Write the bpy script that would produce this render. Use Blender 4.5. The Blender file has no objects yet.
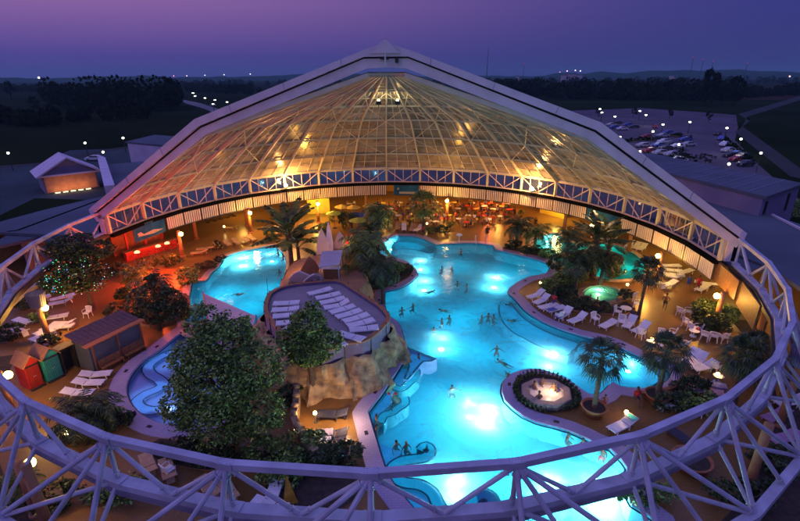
import bpy, bmesh, math, random
from mathutils import Vector, Matrix, noise
from math import sin, cos, pi, radians, tan, atan2, hypot
random.seed(7)
S = bpy.context.scene
# ------------------------------------------------------------------ camera
CX, CY, CZ = 1.085, -44.039, 20.83
PIT, ROL, FPX = .3701, .0043, 476.23
cam = bpy.data.objects.new('camera', bpy.data.cameras.new('camera'))
S.collection.objects.link(cam)
cam.data.sensor_width = 36; cam.data.lens = FPX/800*36
cam.data.clip_start = .5; cam.data.clip_end = 9000
_r = Vector((1, 0, 0)); _u = Vector((0, sin(PIT), cos(PIT))); _f = Vector((0, cos(PIT), -sin(PIT)))
_r2 = _r*cos(ROL)-_u*sin(ROL); _u2 = _r*sin(ROL)+_u*cos(ROL)
cam.matrix_world = Matrix(((_r2.x, _u2.x, -_f.x, CX), (_r2.y, _u2.y, -_f.y, CY), (_r2.z, _u2.z, -_f.z, CZ), (0, 0, 0, 1)))
S.camera = cam
# ------------------------------------------------------------------ dusk sky
W = bpy.data.worlds.new('World'); S.world = W; W.use_nodes = True
nt = W.node_tree; nt.nodes.clear()
N = nt.nodes.new; L = nt.links.new
tc = N('ShaderNodeTexCoord'); sp = N('ShaderNodeSeparateXYZ'); L(tc.outputs['Generated'], sp.inputs[0])
def ramp(els, src):
    r = N('ShaderNodeValToRGB'); L(src, r.inputs[0]); e = r.color_ramp.elements
    while len(e) < len(els): e.new(.5)
    for k, (p, c) in enumerate(els): e[k].position = p; e[k].color = (*c, 1)
    return r
left = ramp([(0, (.060, .055, .25)), (.035, (.085, .06, .29)), (.12, (.28, .135, .38)), (.5, (.22, .21, .66)), (1, (.22, .22, .74))], sp.outputs[2])
right = ramp([(0, (.035, .045, .17)), (.035, (.038, .042, .19)), (.12, (.036, .04, .22)), (.5, (.15, .16, .58)), (1, (.22, .22, .74))], sp.outputs[2])
mr = N('ShaderNodeMapRange'); L(sp.outputs[0], mr.inputs[0]); mr.interpolation_type = 'SMOOTHSTEP'; mr.inputs[1].default_value = -.78; mr.inputs[2].default_value = .72
mx = N('ShaderNodeMix'); mx.data_type = 'RGBA'; L(mr.outputs[0], mx.inputs[0]); L(left.outputs[0], mx.inputs[6]); L(right.outputs[0], mx.inputs[7])
bg = N('ShaderNodeBackground'); L(mx.outputs[2], bg.inputs[0]); bg.inputs[1].default_value = 1.0
wo = N('ShaderNodeOutputWorld'); L(bg.outputs[0], wo.inputs[0])
sun = bpy.data.objects.new('sun', bpy.data.lights.new('sun', 'SUN')); S.collection.objects.link(sun)  # soft violet fill added after sunset to brighten the truss
sun.data.energy = .3; sun.data.angle = radians(20); sun.data.color = (.62, .48, 1)
sun.rotation_euler = Vector((.7, .45, -.55)).to_track_quat('-Z', 'Y').to_euler()
S.view_settings.view_transform = 'Standard'; S.view_settings.look = 'None'
S.view_settings.exposure = 0; S.view_settings.gamma = 1
S.cycles.max_bounces = 6; S.cycles.transparent_max_bounces = 14; S.cycles.diffuse_bounces = 3; S.cycles.glossy_bounces = 2
S.cycles.use_denoising = True; S.cycles.sample_clamp_indirect = 4; S.cycles.caustics_reflective = False

# ------------------------------------------------------------------ helpers
def G(px, py, z=0.):
    """where the line of sight through a point of the photograph meets the level z"""
    X = (px-400)/FPX; Y = (260.5-py)/FPX
    x = cos(ROL)*X+sin(ROL)*Y; y = -sin(ROL)*X+cos(ROL)*Y
    dy = cos(PIT)+y*sin(PIT); dz = -sin(PIT)+y*cos(PIT)
    t = (z-CZ)/dz
    return Vector((CX+t*x, CY+t*dy, z))
col = S.collection
def tag(o, label=None, cat=None, group=None, kind=None):
    if label: o['label'] = label
    if cat: o['category'] = cat
    if group: o['group'] = group
    if kind: o['kind'] = kind
    return o
def empty(name, loc=(0, 0, 0), rz=0, label=None, cat=None, group=None):
    o = bpy.data.objects.new(name, None); col.objects.link(o); o.location = loc; o.rotation_euler = (0, 0, rz)
    o.empty_display_size = .2
    return tag(o, label, cat, group)
CH = {}
def par(o, p):
    if p is not None:
        o.parent = p; CH.setdefault(p.name, []).append(o)
def copy_tree(o, parent=None):
    c = o.copy(); col.objects.link(c)
    if parent: par(c, parent)
    for ch in CH.get(o.name, []): copy_tree(ch, c)
    return c
class MB:
    def __init__(s): s.v = []; s.f = []
    def add(s, vs, fs):
        b = len(s.v); s.v += [tuple(v) for v in vs]; s.f += [tuple(b+i for i in f) for f in fs]; return s
    def box(s, c, d, rz=0, rx=0, ry=0):
        M = Matrix.Rotation(rz, 3, 'Z') @ Matrix.Rotation(ry, 3, 'Y') @ Matrix.Rotation(rx, 3, 'X'); c = Vector(c)
        vs = [c+M @ Vector((x*d[0]/2, y*d[1]/2, z*d[2]/2)) for x in (-1, 1) for y in (-1, 1) for z in (-1, 1)]
        return s.add(vs, [(0, 1, 3, 2), (4, 6, 7, 5), (0, 4, 5, 1), (2, 3, 7, 6), (0, 2, 6, 4), (1, 5, 7, 3)])
    def beam(s, p, q, w, h, up=(0, 0, 1)):
        p = Vector(p); q = Vector(q); d = (q-p).normalized(); a = d.cross(Vector(up))
        if a.length < 1e-4: a = d.cross(Vector((1, 0, 0)))
        a.normalize(); b = a.cross(d)
        vs = [e+a*(i*w/2)+b*(j*h/2) for e in (p, q) for i, j in ((-1, -1), (1, -1), (1, 1), (-1, 1))]
        return s.add(vs, [(0, 1, 2, 3), (7, 6, 5, 4), (0, 4, 5, 1), (1, 5, 6, 2), (2, 6, 7, 3), (3, 7, 4, 0)])
    def tube(s, pts, rad, n=8, cap=True):
        pts = [Vector(p) for p in pts]
        if not hasattr(rad, '__len__'): rad = [rad]*len(pts)
        vs = []; a = None
        for i, p in enumerate(pts):
            d = (pts[min(i+1, len(pts)-1)]-pts[max(i-1, 0)]).normalized()
            if a is None:
                a = d.cross(Vector((0, 0, 1)))
                if a.length < 1e-3: a = d.cross(Vector((1, 0, 0)))
            a = (a-d*a.dot(d)).normalized(); b = d.cross(a)
            vs += [p+(a*cos(2*pi*k/n)+b*sin(2*pi*k/n))*rad[i] for k in range(n)]
        fs = [(i*n+k, i*n+(k+1) % n, (i+1)*n+(k+1) % n, (i+1)*n+k) for i in range(len(pts)-1) for k in range(n)]
        if cap: fs += [tuple(range(n))[::-1], tuple((len(pts)-1)*n+k for k in range(n))]
        return s.add(vs, fs)
    def lathe(s, prof, c=(0, 0, 0), n=16, sx=1, sy=1):
        c = Vector(c); vs = [c+Vector((r*cos(2*pi*k/n)*sx, r*sin(2*pi*k/n)*sy, z)) for r, z in prof for k in range(n)]
        return s.add(vs, [(i*n+k, i*n+(k+1) % n, (i+1)*n+(k+1) % n, (i+1)*n+k) for i in range(len(prof)-1) for k in range(n)])
    def ball(s, c, r, n=12, sz=1.):
        m = n//2
        return s.lathe([(max(1e-3, r*sin(pi*i/m)), -r*sz*cos(pi*i/m)) for i in range(m+1)], c, n)
    def prism(s, poly, z0, z1):
        n = len(poly); vs = [(p[0], p[1], z0) for p in poly]+[(p[0], p[1], z1) for p in poly]
        return s.add(vs, [tuple(range(n))[::-1], tuple(range(n, 2*n))]+[(k, (k+1) % n, n+(k+1) % n, n+k) for k in range(n)])
    def slab(s, q, t):
        """a plate through the four or more corners q, t thick along its normal"""
        q = [Vector(p) for p in q]; nrm = (q[1]-q[0]).cross(q[2]-q[0]).normalized()*t/2; n = len(q)
        return s.add([p-nrm for p in q]+[p+nrm for p in q], [tuple(range(n))[::-1], tuple(range(n, 2*n))]+[(k, (k+1) % n, n+(k+1) % n, n+k) for k in range(n)])
    def quad(s, a, b, c, d): return s.add([a, b, c, d], [(0, 1, 2, 3)])
    def build(s, name, m, parent=None, smooth=False):
        me = bpy.data.meshes.new(name); me.from_pydata(s.v, [], s.f)
        if m: me.materials.append(m)
        if smooth: me.polygons.foreach_set('use_smooth', [True]*len(me.polygons))
        bm = bmesh.new(); bm.from_mesh(me); bmesh.ops.recalc_face_normals(bm, faces=bm.faces); bm.to_mesh(me); bm.free()
        o = bpy.data.objects.new(name, me); col.objects.link(o); par(o, parent); return o
def build_raw(s, name, m, parent=None, smooth=False):
    me = bpy.data.meshes.new(name); me.from_pydata(s.v, [], s.f); me.materials.append(m)
    if smooth: me.polygons.foreach_set('use_smooth', [True]*len(me.polygons))
    o = bpy.data.objects.new(name, me); col.objects.link(o); par(o, parent); return o

MATS = {}
def mat(name, c, rough=.6, var=.25, scale=3., bump=0., metal=0., isl=0., emit=None, es=0., bscale=None, spec=.5, c2=None, coord='Object'):
    if name in MATS: return MATS[name]
    m = bpy.data.materials.new(name); m.use_nodes = True; n = m.node_tree; b = n.nodes['Principled BSDF']; l = n.links.new
    b.inputs['Roughness'].default_value = rough; b.inputs['Metallic'].default_value = metal; b.inputs['Specular IOR Level'].default_value = spec
    t = n.nodes.new('ShaderNodeTexCoord'); no = n.nodes.new('ShaderNodeTexNoise'); no.inputs['Scale'].default_value = scale; no.inputs['Detail'].default_value = 5
    l(t.outputs[coord], no.inputs['Vector'])
    r = n.nodes.new('ShaderNodeValToRGB'); e = r.color_ramp.elements
    d2 = c2 or tuple(x*(1+var) for x in c)
    e[0].position = .3; e[0].color = (*[x*(1-var) for x in c], 1); e[1].position = .7; e[1].color = (*d2, 1)
    if isl:
        g = n.nodes.new('ShaderNodeNewGeometry'); ma = n.nodes.new('ShaderNodeMix'); ma.inputs[0].default_value = isl
        l(no.outputs[0], ma.inputs[2]); l(g.outputs['Random Per Island'], ma.inputs[3]); l(ma.outputs[0], r.inputs[0])
    else: l(no.outputs[0], r.inputs[0])
    l(r.outputs[0], b.inputs['Base Color'])
    if bump:
        bu = n.nodes.new('ShaderNodeBump'); bu.inputs['Strength'].default_value = bump
        n2 = n.nodes.new('ShaderNodeTexNoise'); n2.inputs['Scale'].default_value = bscale or scale*3; n2.inputs['Detail'].default_value = 6
        l(t.outputs[coord], n2.inputs['Vector']); l(n2.outputs[0], bu.inputs['Height']); l(bu.outputs[0], b.inputs['Normal'])
    if emit: b.inputs['Emission Color'].default_value = (*emit, 1); b.inputs['Emission Strength'].default_value = es
    MATS[name] = m; return m
def tiles(name, c, c2, scale, mortar=(.08, .06, .05), rough=.45, w=1., spec=.3):
    m = mat(name, c, rough, .2, .35, spec=spec); n = m.node_tree; b = n.nodes['Principled BSDF']; l = n.links.new
    src = b.inputs['Base Color'].links[0].from_socket
    br = n.nodes.new('ShaderNodeTexBrick'); br.inputs['Scale'].default_value = scale; br.inputs['Mortar Size'].default_value = .025
    br.inputs['Color1'].default_value = (*c, 1); br.inputs['Color2'].default_value = (*c2, 1); br.inputs['Mortar'].default_value = (*mortar, 1)
    br.inputs['Brick Width'].default_value = w
    t = n.nodes.new('ShaderNodeTexCoord'); l(t.outputs['Object'], br.inputs['Vector'])
    mi = n.nodes.new('ShaderNodeMix'); mi.data_type = 'RGBA'; mi.inputs[0].default_value = .45
    l(br.outputs[0], mi.inputs[6]); l(src, mi.inputs[7]); l(mi.outputs[2], b.inputs['Base Color']); return m

white = mat('white_plastic', (.86, .84, .86), .4, .08, 2)
steel = mat('white_steel_paint', (.42, .42, .50), .5, .24, .9, bump=.12, bscale=14)
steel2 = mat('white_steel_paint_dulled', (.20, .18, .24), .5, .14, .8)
cream = mat('cream_steel_paint', (.50, .47, .36), .45, .10, .8)
fascia = mat('pale_cladding', (.56, .50, .58), .5, .12, .6, bump=.05, bscale=12)
black = mat('black_rubber', (.012, .012, .014), .6, .3, 4)
dark = mat('dark_metal', (.03, .03, .035), .5, .3, 4)
wood = mat('brown_wood', (.22, .10, .04), .55, .3, 5, bump=.1)
orangep = mat('orange_plaster', (.42, .20, .09), .7, .15, 2, bump=.1)
rockm = mat('moulded_rock', (.24, .16, .11), .9, .5, 1.6, bump=1., bscale=3, c2=(.52, .37, .20))
lilac = mat('lilac_paving', (.38, .32, .44), .55, .16, 2.2, bump=.05)
coping_m = tiles('coping_stone', (.42, .36, .50), (.36, .31, .45), 1.6, (.2, .17, .25), .45, .6)
floor_m = tiles('terracotta_paving', (.26, .135, .04), (.18, .095, .03), 2.2, (.08, .045, .02), .32, .5)
deck_m = tiles('terrace_paving', (.36, .31, .33), (.27, .23, .26), 1.4, (.12, .1, .14), .5, .5)
soil = mat('planting_soil', (.05, .035, .025), .95, .4, 3, bump=.4)
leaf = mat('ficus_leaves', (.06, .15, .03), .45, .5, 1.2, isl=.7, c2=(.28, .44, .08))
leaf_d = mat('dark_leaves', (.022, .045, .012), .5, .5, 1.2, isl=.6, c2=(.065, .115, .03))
palm_m = mat('palm_leaves', (.06, .11, .02), .45, .5, .8, isl=.6, c2=(.20, .28, .05))
bark = mat('bark', (.10, .07, .05), .9, .4, 6, bump=.6, bscale=25)
skin = mat('skin', (.24, .12, .07), .5, .1, 6)
skin2 = mat('tanned_skin', (.18, .085, .05), .5, .1, 6)
hair_m = mat('dark_hair', (.02, .013, .01), .6, .3, 20)
terra = mat('terracotta_pot', (.33, .13, .06), .7, .2, 5)
asphalt = mat('asphalt', (.045, .05, .05), .9, .2, .05, spec=.05)
field = mat('dark_grass_field', (.014, .022, .009), 1., .5, .02, spec=0.)
roof_m = mat('grey_roof_membrane', (.10, .12, .14), .85, .2, .15, spec=.1)
wall_m = mat('pale_render_wall', (.20, .17, .26), .7, .1, .4)
redp = mat('red_paint', (.55, .03, .025), .5, .2, 3)
tealp = mat('teal_paint', (.03, .42, .42), .5, .2, 3)
bluep = mat('blue_cloth', (.04, .10, .42), .7, .2, 3)
yellowc = mat('yellow_cloth', (.65, .48, .08), .7, .12, 3)
canvas = mat('pale_canvas', (.62, .52, .52), .8, .06, 1, bump=.05)
redc = mat('red_cloth', (.6, .03, .03), .7, .1, 5)
matte = mat('matte_black', (.005, .005, .005), 1., .2, 3, spec=0.)
chairw = mat('wicker', (.46, .27, .13), .7, .2, 20, bump=.2)

def emis(name, c, s):
    if name in MATS: return MATS[name]
    m = bpy.data.materials.new(name); m.use_nodes = True; n = m.node_tree; n.nodes.clear()
    e = n.nodes.new('ShaderNodeEmission'); e.inputs[0].default_value = (*c, 1); e.inputs[1].default_value = s
    o = n.nodes.new('ShaderNodeOutputMaterial'); n.links.new(e.outputs[0], o.inputs[0]); MATS[name] = m; return m
def glassy(name, tcol, gcol, fac_min, rough, diff=None, dfac=0., bump=0., bs=4.):
    m = bpy.data.materials.new(name); m.use_nodes = True; n = m.node_tree; n.nodes.clear(); l = n.links.new
    tr = n.nodes.new('ShaderNodeBsdfTransparent'); tr.inputs[0].default_value = (*tcol, 1)
    gl = n.nodes.new('ShaderNodeBsdfGlossy'); gl.inputs[0].default_value = (*gcol, 1); gl.inputs['Roughness'].default_value = rough
    fr = n.nodes.new('ShaderNodeFresnel'); fr.inputs[0].default_value = 1.33
    t = n.nodes.new('ShaderNodeTexCoord')
    if bump:
        no = n.nodes.new('ShaderNodeTexNoise'); no.inputs['Scale'].default_value = bs; no.inputs['Detail'].default_value = 3; l(t.outputs['Object'], no.inputs['Vector'])
        bu = n.nodes.new('ShaderNodeBump'); bu.inputs['Strength'].default_value = bump; bu.inputs['Distance'].default_value = .08
        l(no.outputs[0], bu.inputs['Height']); l(bu.outputs[0], gl.inputs['Normal']); l(bu.outputs[0], fr.inputs['Normal'])
    ad = n.nodes.new('ShaderNodeMath'); ad.operation = 'ADD'; ad.use_clamp = True; ad.inputs[1].default_value = fac_min; l(fr.outputs[0], ad.inputs[0])
    mi = n.nodes.new('ShaderNodeMixShader'); l(ad.outputs[0], mi.inputs[0]); l(tr.outputs[0], mi.inputs[1]); l(gl.outputs[0], mi.inputs[2]); out = mi
    if diff:
        df = n.nodes.new('ShaderNodeBsdfDiffuse')
        nz = n.nodes.new('ShaderNodeTexNoise'); nz.inputs['Scale'].default_value = .45; nz.inputs['Detail'].default_value = 4; l(t.outputs['Object'], nz.inputs['Vector'])
        rr = n.nodes.new('ShaderNodeValToRGB'); rr.color_ramp.elements[0].position = .35; rr.color_ramp.elements[1].position = .65
        rr.color_ramp.elements[0].color = (*[x*.6 for x in diff], 1); rr.color_ramp.elements[1].color = (*[x*1.3 for x in diff], 1); l(nz.outputs[0], rr.inputs[0]); l(rr.outputs[0], df.inputs[0])
        m2 = n.nodes.new('ShaderNodeMixShader'); m2.inputs[0].default_value = dfac; l(mi.outputs[0], m2.inputs[1]); l(df.outputs[0], m2.inputs[2]); out = m2
    o = n.nodes.new('ShaderNodeOutputMaterial'); l(out.outputs[0], o.inputs[0]); return m
water_m = glassy('pool_water', (.55, .95, 1), (1, 1, 1), .0, .03, bump=.35, bs=2.6)
_n = water_m.node_tree; _tl = _n.nodes.new('ShaderNodeBsdfTranslucent'); _tl.inputs[0].default_value = (.20, .70, .80, 1); _mi = _n.nodes.new('ShaderNodeMixShader'); _mi.inputs[0].default_value = .30
_nz = _n.nodes.new('ShaderNodeTexNoise'); _nz.inputs['Scale'].default_value = .55; _nz.inputs['Detail'].default_value = 6; _nz.inputs['Distortion'].default_value = 1.2; _tc = _n.nodes.new('ShaderNodeTexCoord'); _n.links.new(_tc.outputs['Object'], _nz.inputs['Vector'])
_mp = _n.nodes.new('ShaderNodeMapRange'); _mp.inputs[1].default_value = .35; _mp.inputs[2].default_value = .68; _mp.inputs[3].default_value = .14; _mp.inputs[4].default_value = .40; _n.links.new(_nz.outputs[0], _mp.inputs[0]); _n.links.new(_mp.outputs[0], _mi.inputs[0])
_o = [q for q in _n.nodes if q.type == 'OUTPUT_MATERIAL'][0]; _src = _o.inputs[0].links[0].from_socket; _n.links.new(_src, _mi.inputs[1]); _n.links.new(_tl.outputs[0], _mi.inputs[2]); _n.links.new(_mi.outputs[0], _o.inputs[0])
glaze_m = glassy('roof_glazing', (.55, .55, .62), (1, .95, .9), .04, .22, (.36, .31, .24), .58)
clear_m = glassy('clerestory_glass', (.75, .8, .85), (1, 1, 1), .08, .05, (.10, .14, .2), .12)

clearwater = glassy('clear_pool_water', (.85, .93, 1), (1, 1, 1), .0, .03, bump=.2, bs=3.)
NL = [0]
def area(loc, power, color, size):
    d = bpy.data.lights.new('pool_fill', 'AREA'); d.shape = 'DISK'; d.size = size; d.energy = power; d.color = color
    o = bpy.data.objects.new('pool_fill', d); col.objects.link(o); o.location = loc; return o  # added fill with no lamp body
def point(loc, power, color, r=.15, name='lamp_light', parent=None):
    d = bpy.data.lights.new(name, 'POINT'); d.energy = power; d.color = color; d.shadow_soft_size = r
    o = bpy.data.objects.new(name, d); col.objects.link(o); o.location = loc; NL[0] += 1
    if parent: o.parent = parent
    return o
def spot(loc, tgt, power, color, ang, r=.2, blend=.6):
    d = bpy.data.lights.new('spot_light', 'SPOT'); d.energy = power; d.color = color; d.shadow_soft_size = r; d.spot_size = radians(ang); d.spot_blend = blend
    o = bpy.data.objects.new('spot_light', d); col.objects.link(o); o.location = loc
    o.rotation_euler = (Vector(tgt)-Vector(loc)).to_track_quat('-Z', 'Y').to_euler(); return o

def smooth_poly(pts, step=.6, closed=True, sharp=()):
    """Catmull-Rom through pts (2-D), resampled"""
    P = [Vector((p[0], p[1])) for p in pts]; n = len(P); out = []
    for i in range(n if closed else n-1):
        g = (lambda k: P[k % n]) if closed else (lambda k: P[max(0, min(n-1, k))])
        p0, p1, p2, p3 = g(i-1), g(i), g(i+1), g(i+2)
        if i % n in sharp: p0 = p1
        if (i+1) % n in sharp: p3 = p2
        m = max(1, int((p2-p1).length/step))
        for k in range(m):
            t = k/m
            out.append(.5*((2*p1)+(-p0+p2)*t+(2*p0-5*p1+4*p2-p3)*t*t+(-p0+3*p1-3*p2+p3)*t**3))
    if not closed: out.append(P[-1])
    return out
def flat(name, outlines, z, m, thick=0., parent=None):
    """flat sheet, even-odd filled, with holes"""
    cu = bpy.data.curves.new(name, 'CURVE'); cu.dimensions = '2D'; cu.fill_mode = 'BOTH' if thick else 'BOTH'; cu.extrude = thick/2
    for ol in outlines:
        s = cu.splines.new('POLY'); s.points.add(len(ol)-1)
        for p, q in zip(s.points, ol): p.co = (q[0], q[1], 0, 1)
        s.use_cyclic_u = True
    t = bpy.data.objects.new(name, cu); col.objects.link(t)
    me = bpy.data.meshes.new_from_object(t.evaluated_get(bpy.context.evaluated_depsgraph_get()))
    bpy.data.objects.remove(t)
    me.materials.clear(); me.materials.append(m)
    o = bpy.data.objects.new(name, me); o.location = (0, 0, z-thick/2); col.objects.link(o); par(o, parent); return o
def pxs(pts, z=0.): return [G(x, y, z) for x, y in pts]
def parea(p): return sum(p[i][0]*p[(i+1) % len(p)][1]-p[(i+1) % len(p)][0]*p[i][1] for i in range(len(p)))/2
def ribbon(mb, pts, d0, d1, z0, z1, closed=True, sgn=1.):
    n = len(pts); base = len(mb.v); vs = []
    for i, p in enumerate(pts):
        a = pts[(i-1) % n] if closed or i else p; b = pts[(i+1) % n] if closed or i < n-1 else p
        t = Vector((b[0]-a[0], b[1]-a[1])).normalized(); nr = Vector((t.y, -t.x))*sgn
        vs.append((p[0]+nr.x*d0, p[1]+nr.y*d0, z0)); vs.append((p[0]+nr.x*d1, p[1]+nr.y*d1, z1))
    m = n if closed else n-1
    mb.add(vs, [(2*i, 2*((i+1) % n), 2*((i+1) % n)+1, 2*i+1) for i in range(m)]); return mb
def wallstrip(mb, pts, z0, z1, closed=True):
    n = len(pts); vs = [(p[0], p[1], z) for p in pts for z in (z0, z1)]; m = n if closed else n-1
    return mb.add(vs, [(2*i, 2*((i+1) % n), 2*((i+1) % n)+1, 2*i+1) for i in range(m)])
def inside(p, poly):
    c = False; n = len(poly)
    for i in range(n):
        a = poly[i]; b = poly[(i+1) % n]
        if (a[1] > p[1]) != (b[1] > p[1]) and p[0] < (b[0]-a[0])*(p[1]-a[1])/(b[1]-a[1])+a[0]: c = not c
    return c
WZ = -.12   # water level
# ================================================================== ground, floors, pools
def circ(R, n=90): return [(R*cos(2*pi*k/n), R*sin(2*pi*k/n)) for k in range(n)]
P_main = pxs([(392, 237), (400, 236), (415, 236.7), (427, 240.5), (437, 245), (449.5, 244), (475, 243.5), (493, 245.5), (496, 250), (520, 255.5), (541, 261),
  (550, 266), (546, 273.5), (528, 277.5), (514, 285), (508.5, 292), (513, 297), (518, 302), (526, 311), (539.5, 320), (557.5, 328), (580, 335.5), (598, 339.5), (612, 343.5), (628, 351), (641, 357),
  (656, 361), (668, 369), (671, 377), (664, 384), (652, 388), (640, 389), (620, 387), (613, 383), (597, 396.5), (581, 389.5), (568, 380), (554.5, 374), (542, 370), (528, 369.5), (511, 375), (503, 384),
  (502, 392), (505, 401), (513, 409), (523, 416.5), (537, 422.5), (555, 427), (570, 431.5), (585, 438), (596, 444), (610, 449), (627, 468), (624.5, 486), (632, 505), (656, 521), (650, 545), (600, 556), (520, 552), (450, 530),
  (419, 514), (400, 493), (386, 472), (375, 438), (367.5, 412.5), (385, 389), (403, 361), (405, 350), (403, 338), (397, 322), (387, 315), (384, 303), (385, 291.5), (395, 289.5), (408, 283.5), (417, 275), (413, 266.5), (402, 260), (386, 256), (376, 250)])
m_sharp = (4, 7, 8, 38, 51, 63, 64, 67)
P_main_s = smooth_poly(P_main, .5, True, m_sharp)
P_left_s = smooth_poly(pxs([(225, 257.5), (240, 252), (258, 248.5), (273, 245.5), (280, 250), (286, 257.5), (287, 268), (285, 278), (280, 290), (272, 305), (262, 325), (250, 335), (215, 337), (190, 332), (185, 318), (187, 303), (190, 291), (192, 283), (205, 281), (211, 273), (219, 266)]), .5)
P_pad_s = smooth_poly(pxs([(192, 327), (176, 337), (158, 351.5), (142, 362), (130, 376), (126, 390), (129, 402), (136, 411), (148, 419), (165, 425), (190, 426), (215, 418), (228, 400), (228, 370), (218, 345), (206, 330)]), .5)
P_lag_s = smooth_poly(pxs([(534, 243), (541, 236.5), (556, 233.5), (567, 240), (580, 244), (600, 243), (622, 247), (639, 257), (646, 267), (643, 276), (627, 279.5), (603, 279), (586, 271), (566, 268), (549, 258)]), .5)
P_isl_s = smooth_poly(pxs([(560, 254), (580, 252), (600, 250), (616, 253), (624, 259), (620, 266), (606, 269), (590, 264), (572, 263)]), .5)
P_tub_s = smooth_poly(pxs([(583, 292), (590, 287), (602, 286), (616, 289), (620, 295), (613, 301), (598, 302), (586, 299)]), .4)
P_small_s = smooth_poly(pxs([(371, 284), (380, 286), (382, 296), (381, 305), (374, 308), (368, 300), (367, 290)]), .4)
holes = [P_main_s, P_left_s, P_pad_s, P_lag_s, P_tub_s]
flat('ground', [circ(47.), [(-4000, -600), (4000, -600), (4000, 5500), (-4000, 5500)]], -.05, field).__setitem__('kind', 'structure')
flat('hall_floor', [circ(47.6)]+holes, 0, floor_m)['kind'] = 'structure'
pool_blue = tiles('pool_tiles', (.12, .56, .70), (.10, .51, .66), 1.5, (.09, .45, .58), .9, .6, 0.)
pool_pale = tiles('pale_pool_tiles', (.50, .55, .80), (.46, .51, .76), 1.5, (.36, .42, .66), .8, .6, 0.)
line_m = mat('dark_tile_line', (.015, .035, .07), .4, .2, 4)
bench_m = tiles('bench_tiles', (.14, .58, .78), (.11, .50, .72), 1.6, (.06, .3, .5), .8, .6, 0.)
def pool(tagname, pts, depth, m, cw, cm=coping_m, isl=None):
    mb = MB(); wallstrip(mb, pts, -depth, .02)
    if isl: wallstrip(mb, isl, -depth, .05)
    o = mb.build(tagname+'_wall', m); o['kind'] = 'structure'
    o = flat(tagname+'_bottom', [pts]+([isl] if isl else []), -depth, m); o['kind'] = 'structure'
    o = flat(tagname+'_water', [pts]+([isl] if isl else []), WZ, clearwater if tagname == 'paddling_pool' else water_m); o['kind'] = 'structure'
    sg = 1 if parea(pts) > 0 else -1
    c = MB(); ribbon(c, pts, 0, cw, .09, .05, sgn=sg); ribbon(c, pts, cw, cw+.02, .05, -.02, sgn=sg); ribbon(c, pts, -.04, 0, .02, .09, sgn=sg)
    o = c.build(tagname+'_coping', cm); o['kind'] = 'structure'; cop = o
    d = MB(); ribbon(d, pts, -.16, -.04, -.085, -.085, sgn=sg)
    o = d.build(tagname+'_overflow_channel', line_m); o['kind'] = 'structure'
    return cop
cop_main = pool('pool', P_main_s, 1.35, pool_blue, 1.0)
cop_left = pool('side_pool', P_left_s, 1.2, pool_blue, .7, mat('sand_coping', (.45, .34, .30), .6, .2, 2))
cop_pad = pool('paddling_pool', P_pad_s, .55, pool_pale, 1.1)
pool('lagoon', P_lag_s, 1.0, mat('lagoon_tiles', (.10, .5, .48), .4, .1, 2), .55, mat('sand_coping', (.45, .34, .30)), P_isl_s)
pool('rock_tub', P_tub_s, .7, mat('tub_tiles', (.2, .45, .32), .4, .1, 2), .5, rockm)
iw = smooth_poly(pxs([(643, 354), (662, 357), (678, 367), (683, 379), (674, 390), (655, 396), (640, 397)]), .4, False)
_w = MB(); ribbon(_w, iw, -.15, .15, .42, .42, False)
for d_ in (-.15, .15):
    q_ = []
    for i in range(len(iw)):
        t_ = (iw[min(i+1, len(iw)-1)]-iw[max(0, i-1)]).normalized(); q_.append((iw[i].x+t_.y*d_, iw[i].y-t_.x*d_))
    wallstrip(_w, q_, 0, .42, False)
_w = _w.build('inlet_wall', terra); tag(_w, 'low curved clay coloured wall round the right end of the pool inlet', 'wall')
# drain covers let into the coping
k = 0
for pl, w, step, sel in ((P_main_s, .45, 7, lambda p: p[1] < 5), (P_pad_s, .5, 6, lambda p: True)):
    sg = 1 if parea(pl) > 0 else -1
    for i in range(0, len(pl), step):
        p = pl[i]; q = pl[(i+1) % len(pl)]
        if not sel(p) : continue
        t = Vector((q[0]-p[0], q[1]-p[1])).normalized(); nr = Vector((t.y, -t.x))*sg
        b = MB().box((0, 0, 0), (.34, .22, .02)); o = b.build('drain_grate', black, cop_main if pl is P_main_s else cop_pad)
        o.location = (p[0]+nr.x*w, p[1]+nr.y*w, .085); o.rotation_euler = (0, 0, atan2(t.y, t.x)); k += 1
# submerged benches, steps and seats
def bench(name, pts, z, m=bench_m, line=True, depth=1.35, step=.4, sharp=(), sm=True):
    s = smooth_poly(pts, step, True, sharp) if sm else pts
    mb = MB(); wallstrip(mb, s, -depth+.01, z); o = mb.build(name, m); o['kind'] = 'structure'
    f = flat(name+'_top', [s], z, m, 0, o); f.name = 'tread'
    if line:
        sg = 1 if parea(s) > 0 else -1; d = MB(); ribbon(d, s, -.17, 0, z+.012, z+.012, sgn=sg); d.build('edge_line', line_m, o)
    return o
bench('pool_step', pxs([(403.5, 362), (407, 364), (407, 374), (402, 381), (395, 384), (391, 390), (392, 397), (384, 405), (377, 411), (372.5, 419), (374, 430), (378, 436), (388, 442), (402, 446), (398, 453), (390, 462), (389, 474), (404, 484), (423, 487), (433, 500), (438, 512), (436, 524), (421, 513), (401, 491), (388, 471), (377.5, 438), (370, 413), (386, 390)]), -.42, mat('lilac_bench_tiles', (.42, .42, .70), .8, .08, 2, spec=.1), False)
bench('pool_bench', pxs([(499, 299), (499, 309), (504, 319), (514, 328), (524, 333), (537, 340), (552, 345.5), (569, 350.5), (575, 345), (585, 340), (577, 336.5), (557, 330), (539, 322), (525, 313), (516.5, 304), (511, 297.5), (505, 295)]), -.55, bench_m)
bench('pool_bench', pxs([(394, 239), (402, 238), (414, 239), (426, 243), (434, 247), (430, 250), (418, 247), (404, 245.5), (392, 246)]), -.5, bench_m)
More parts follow.
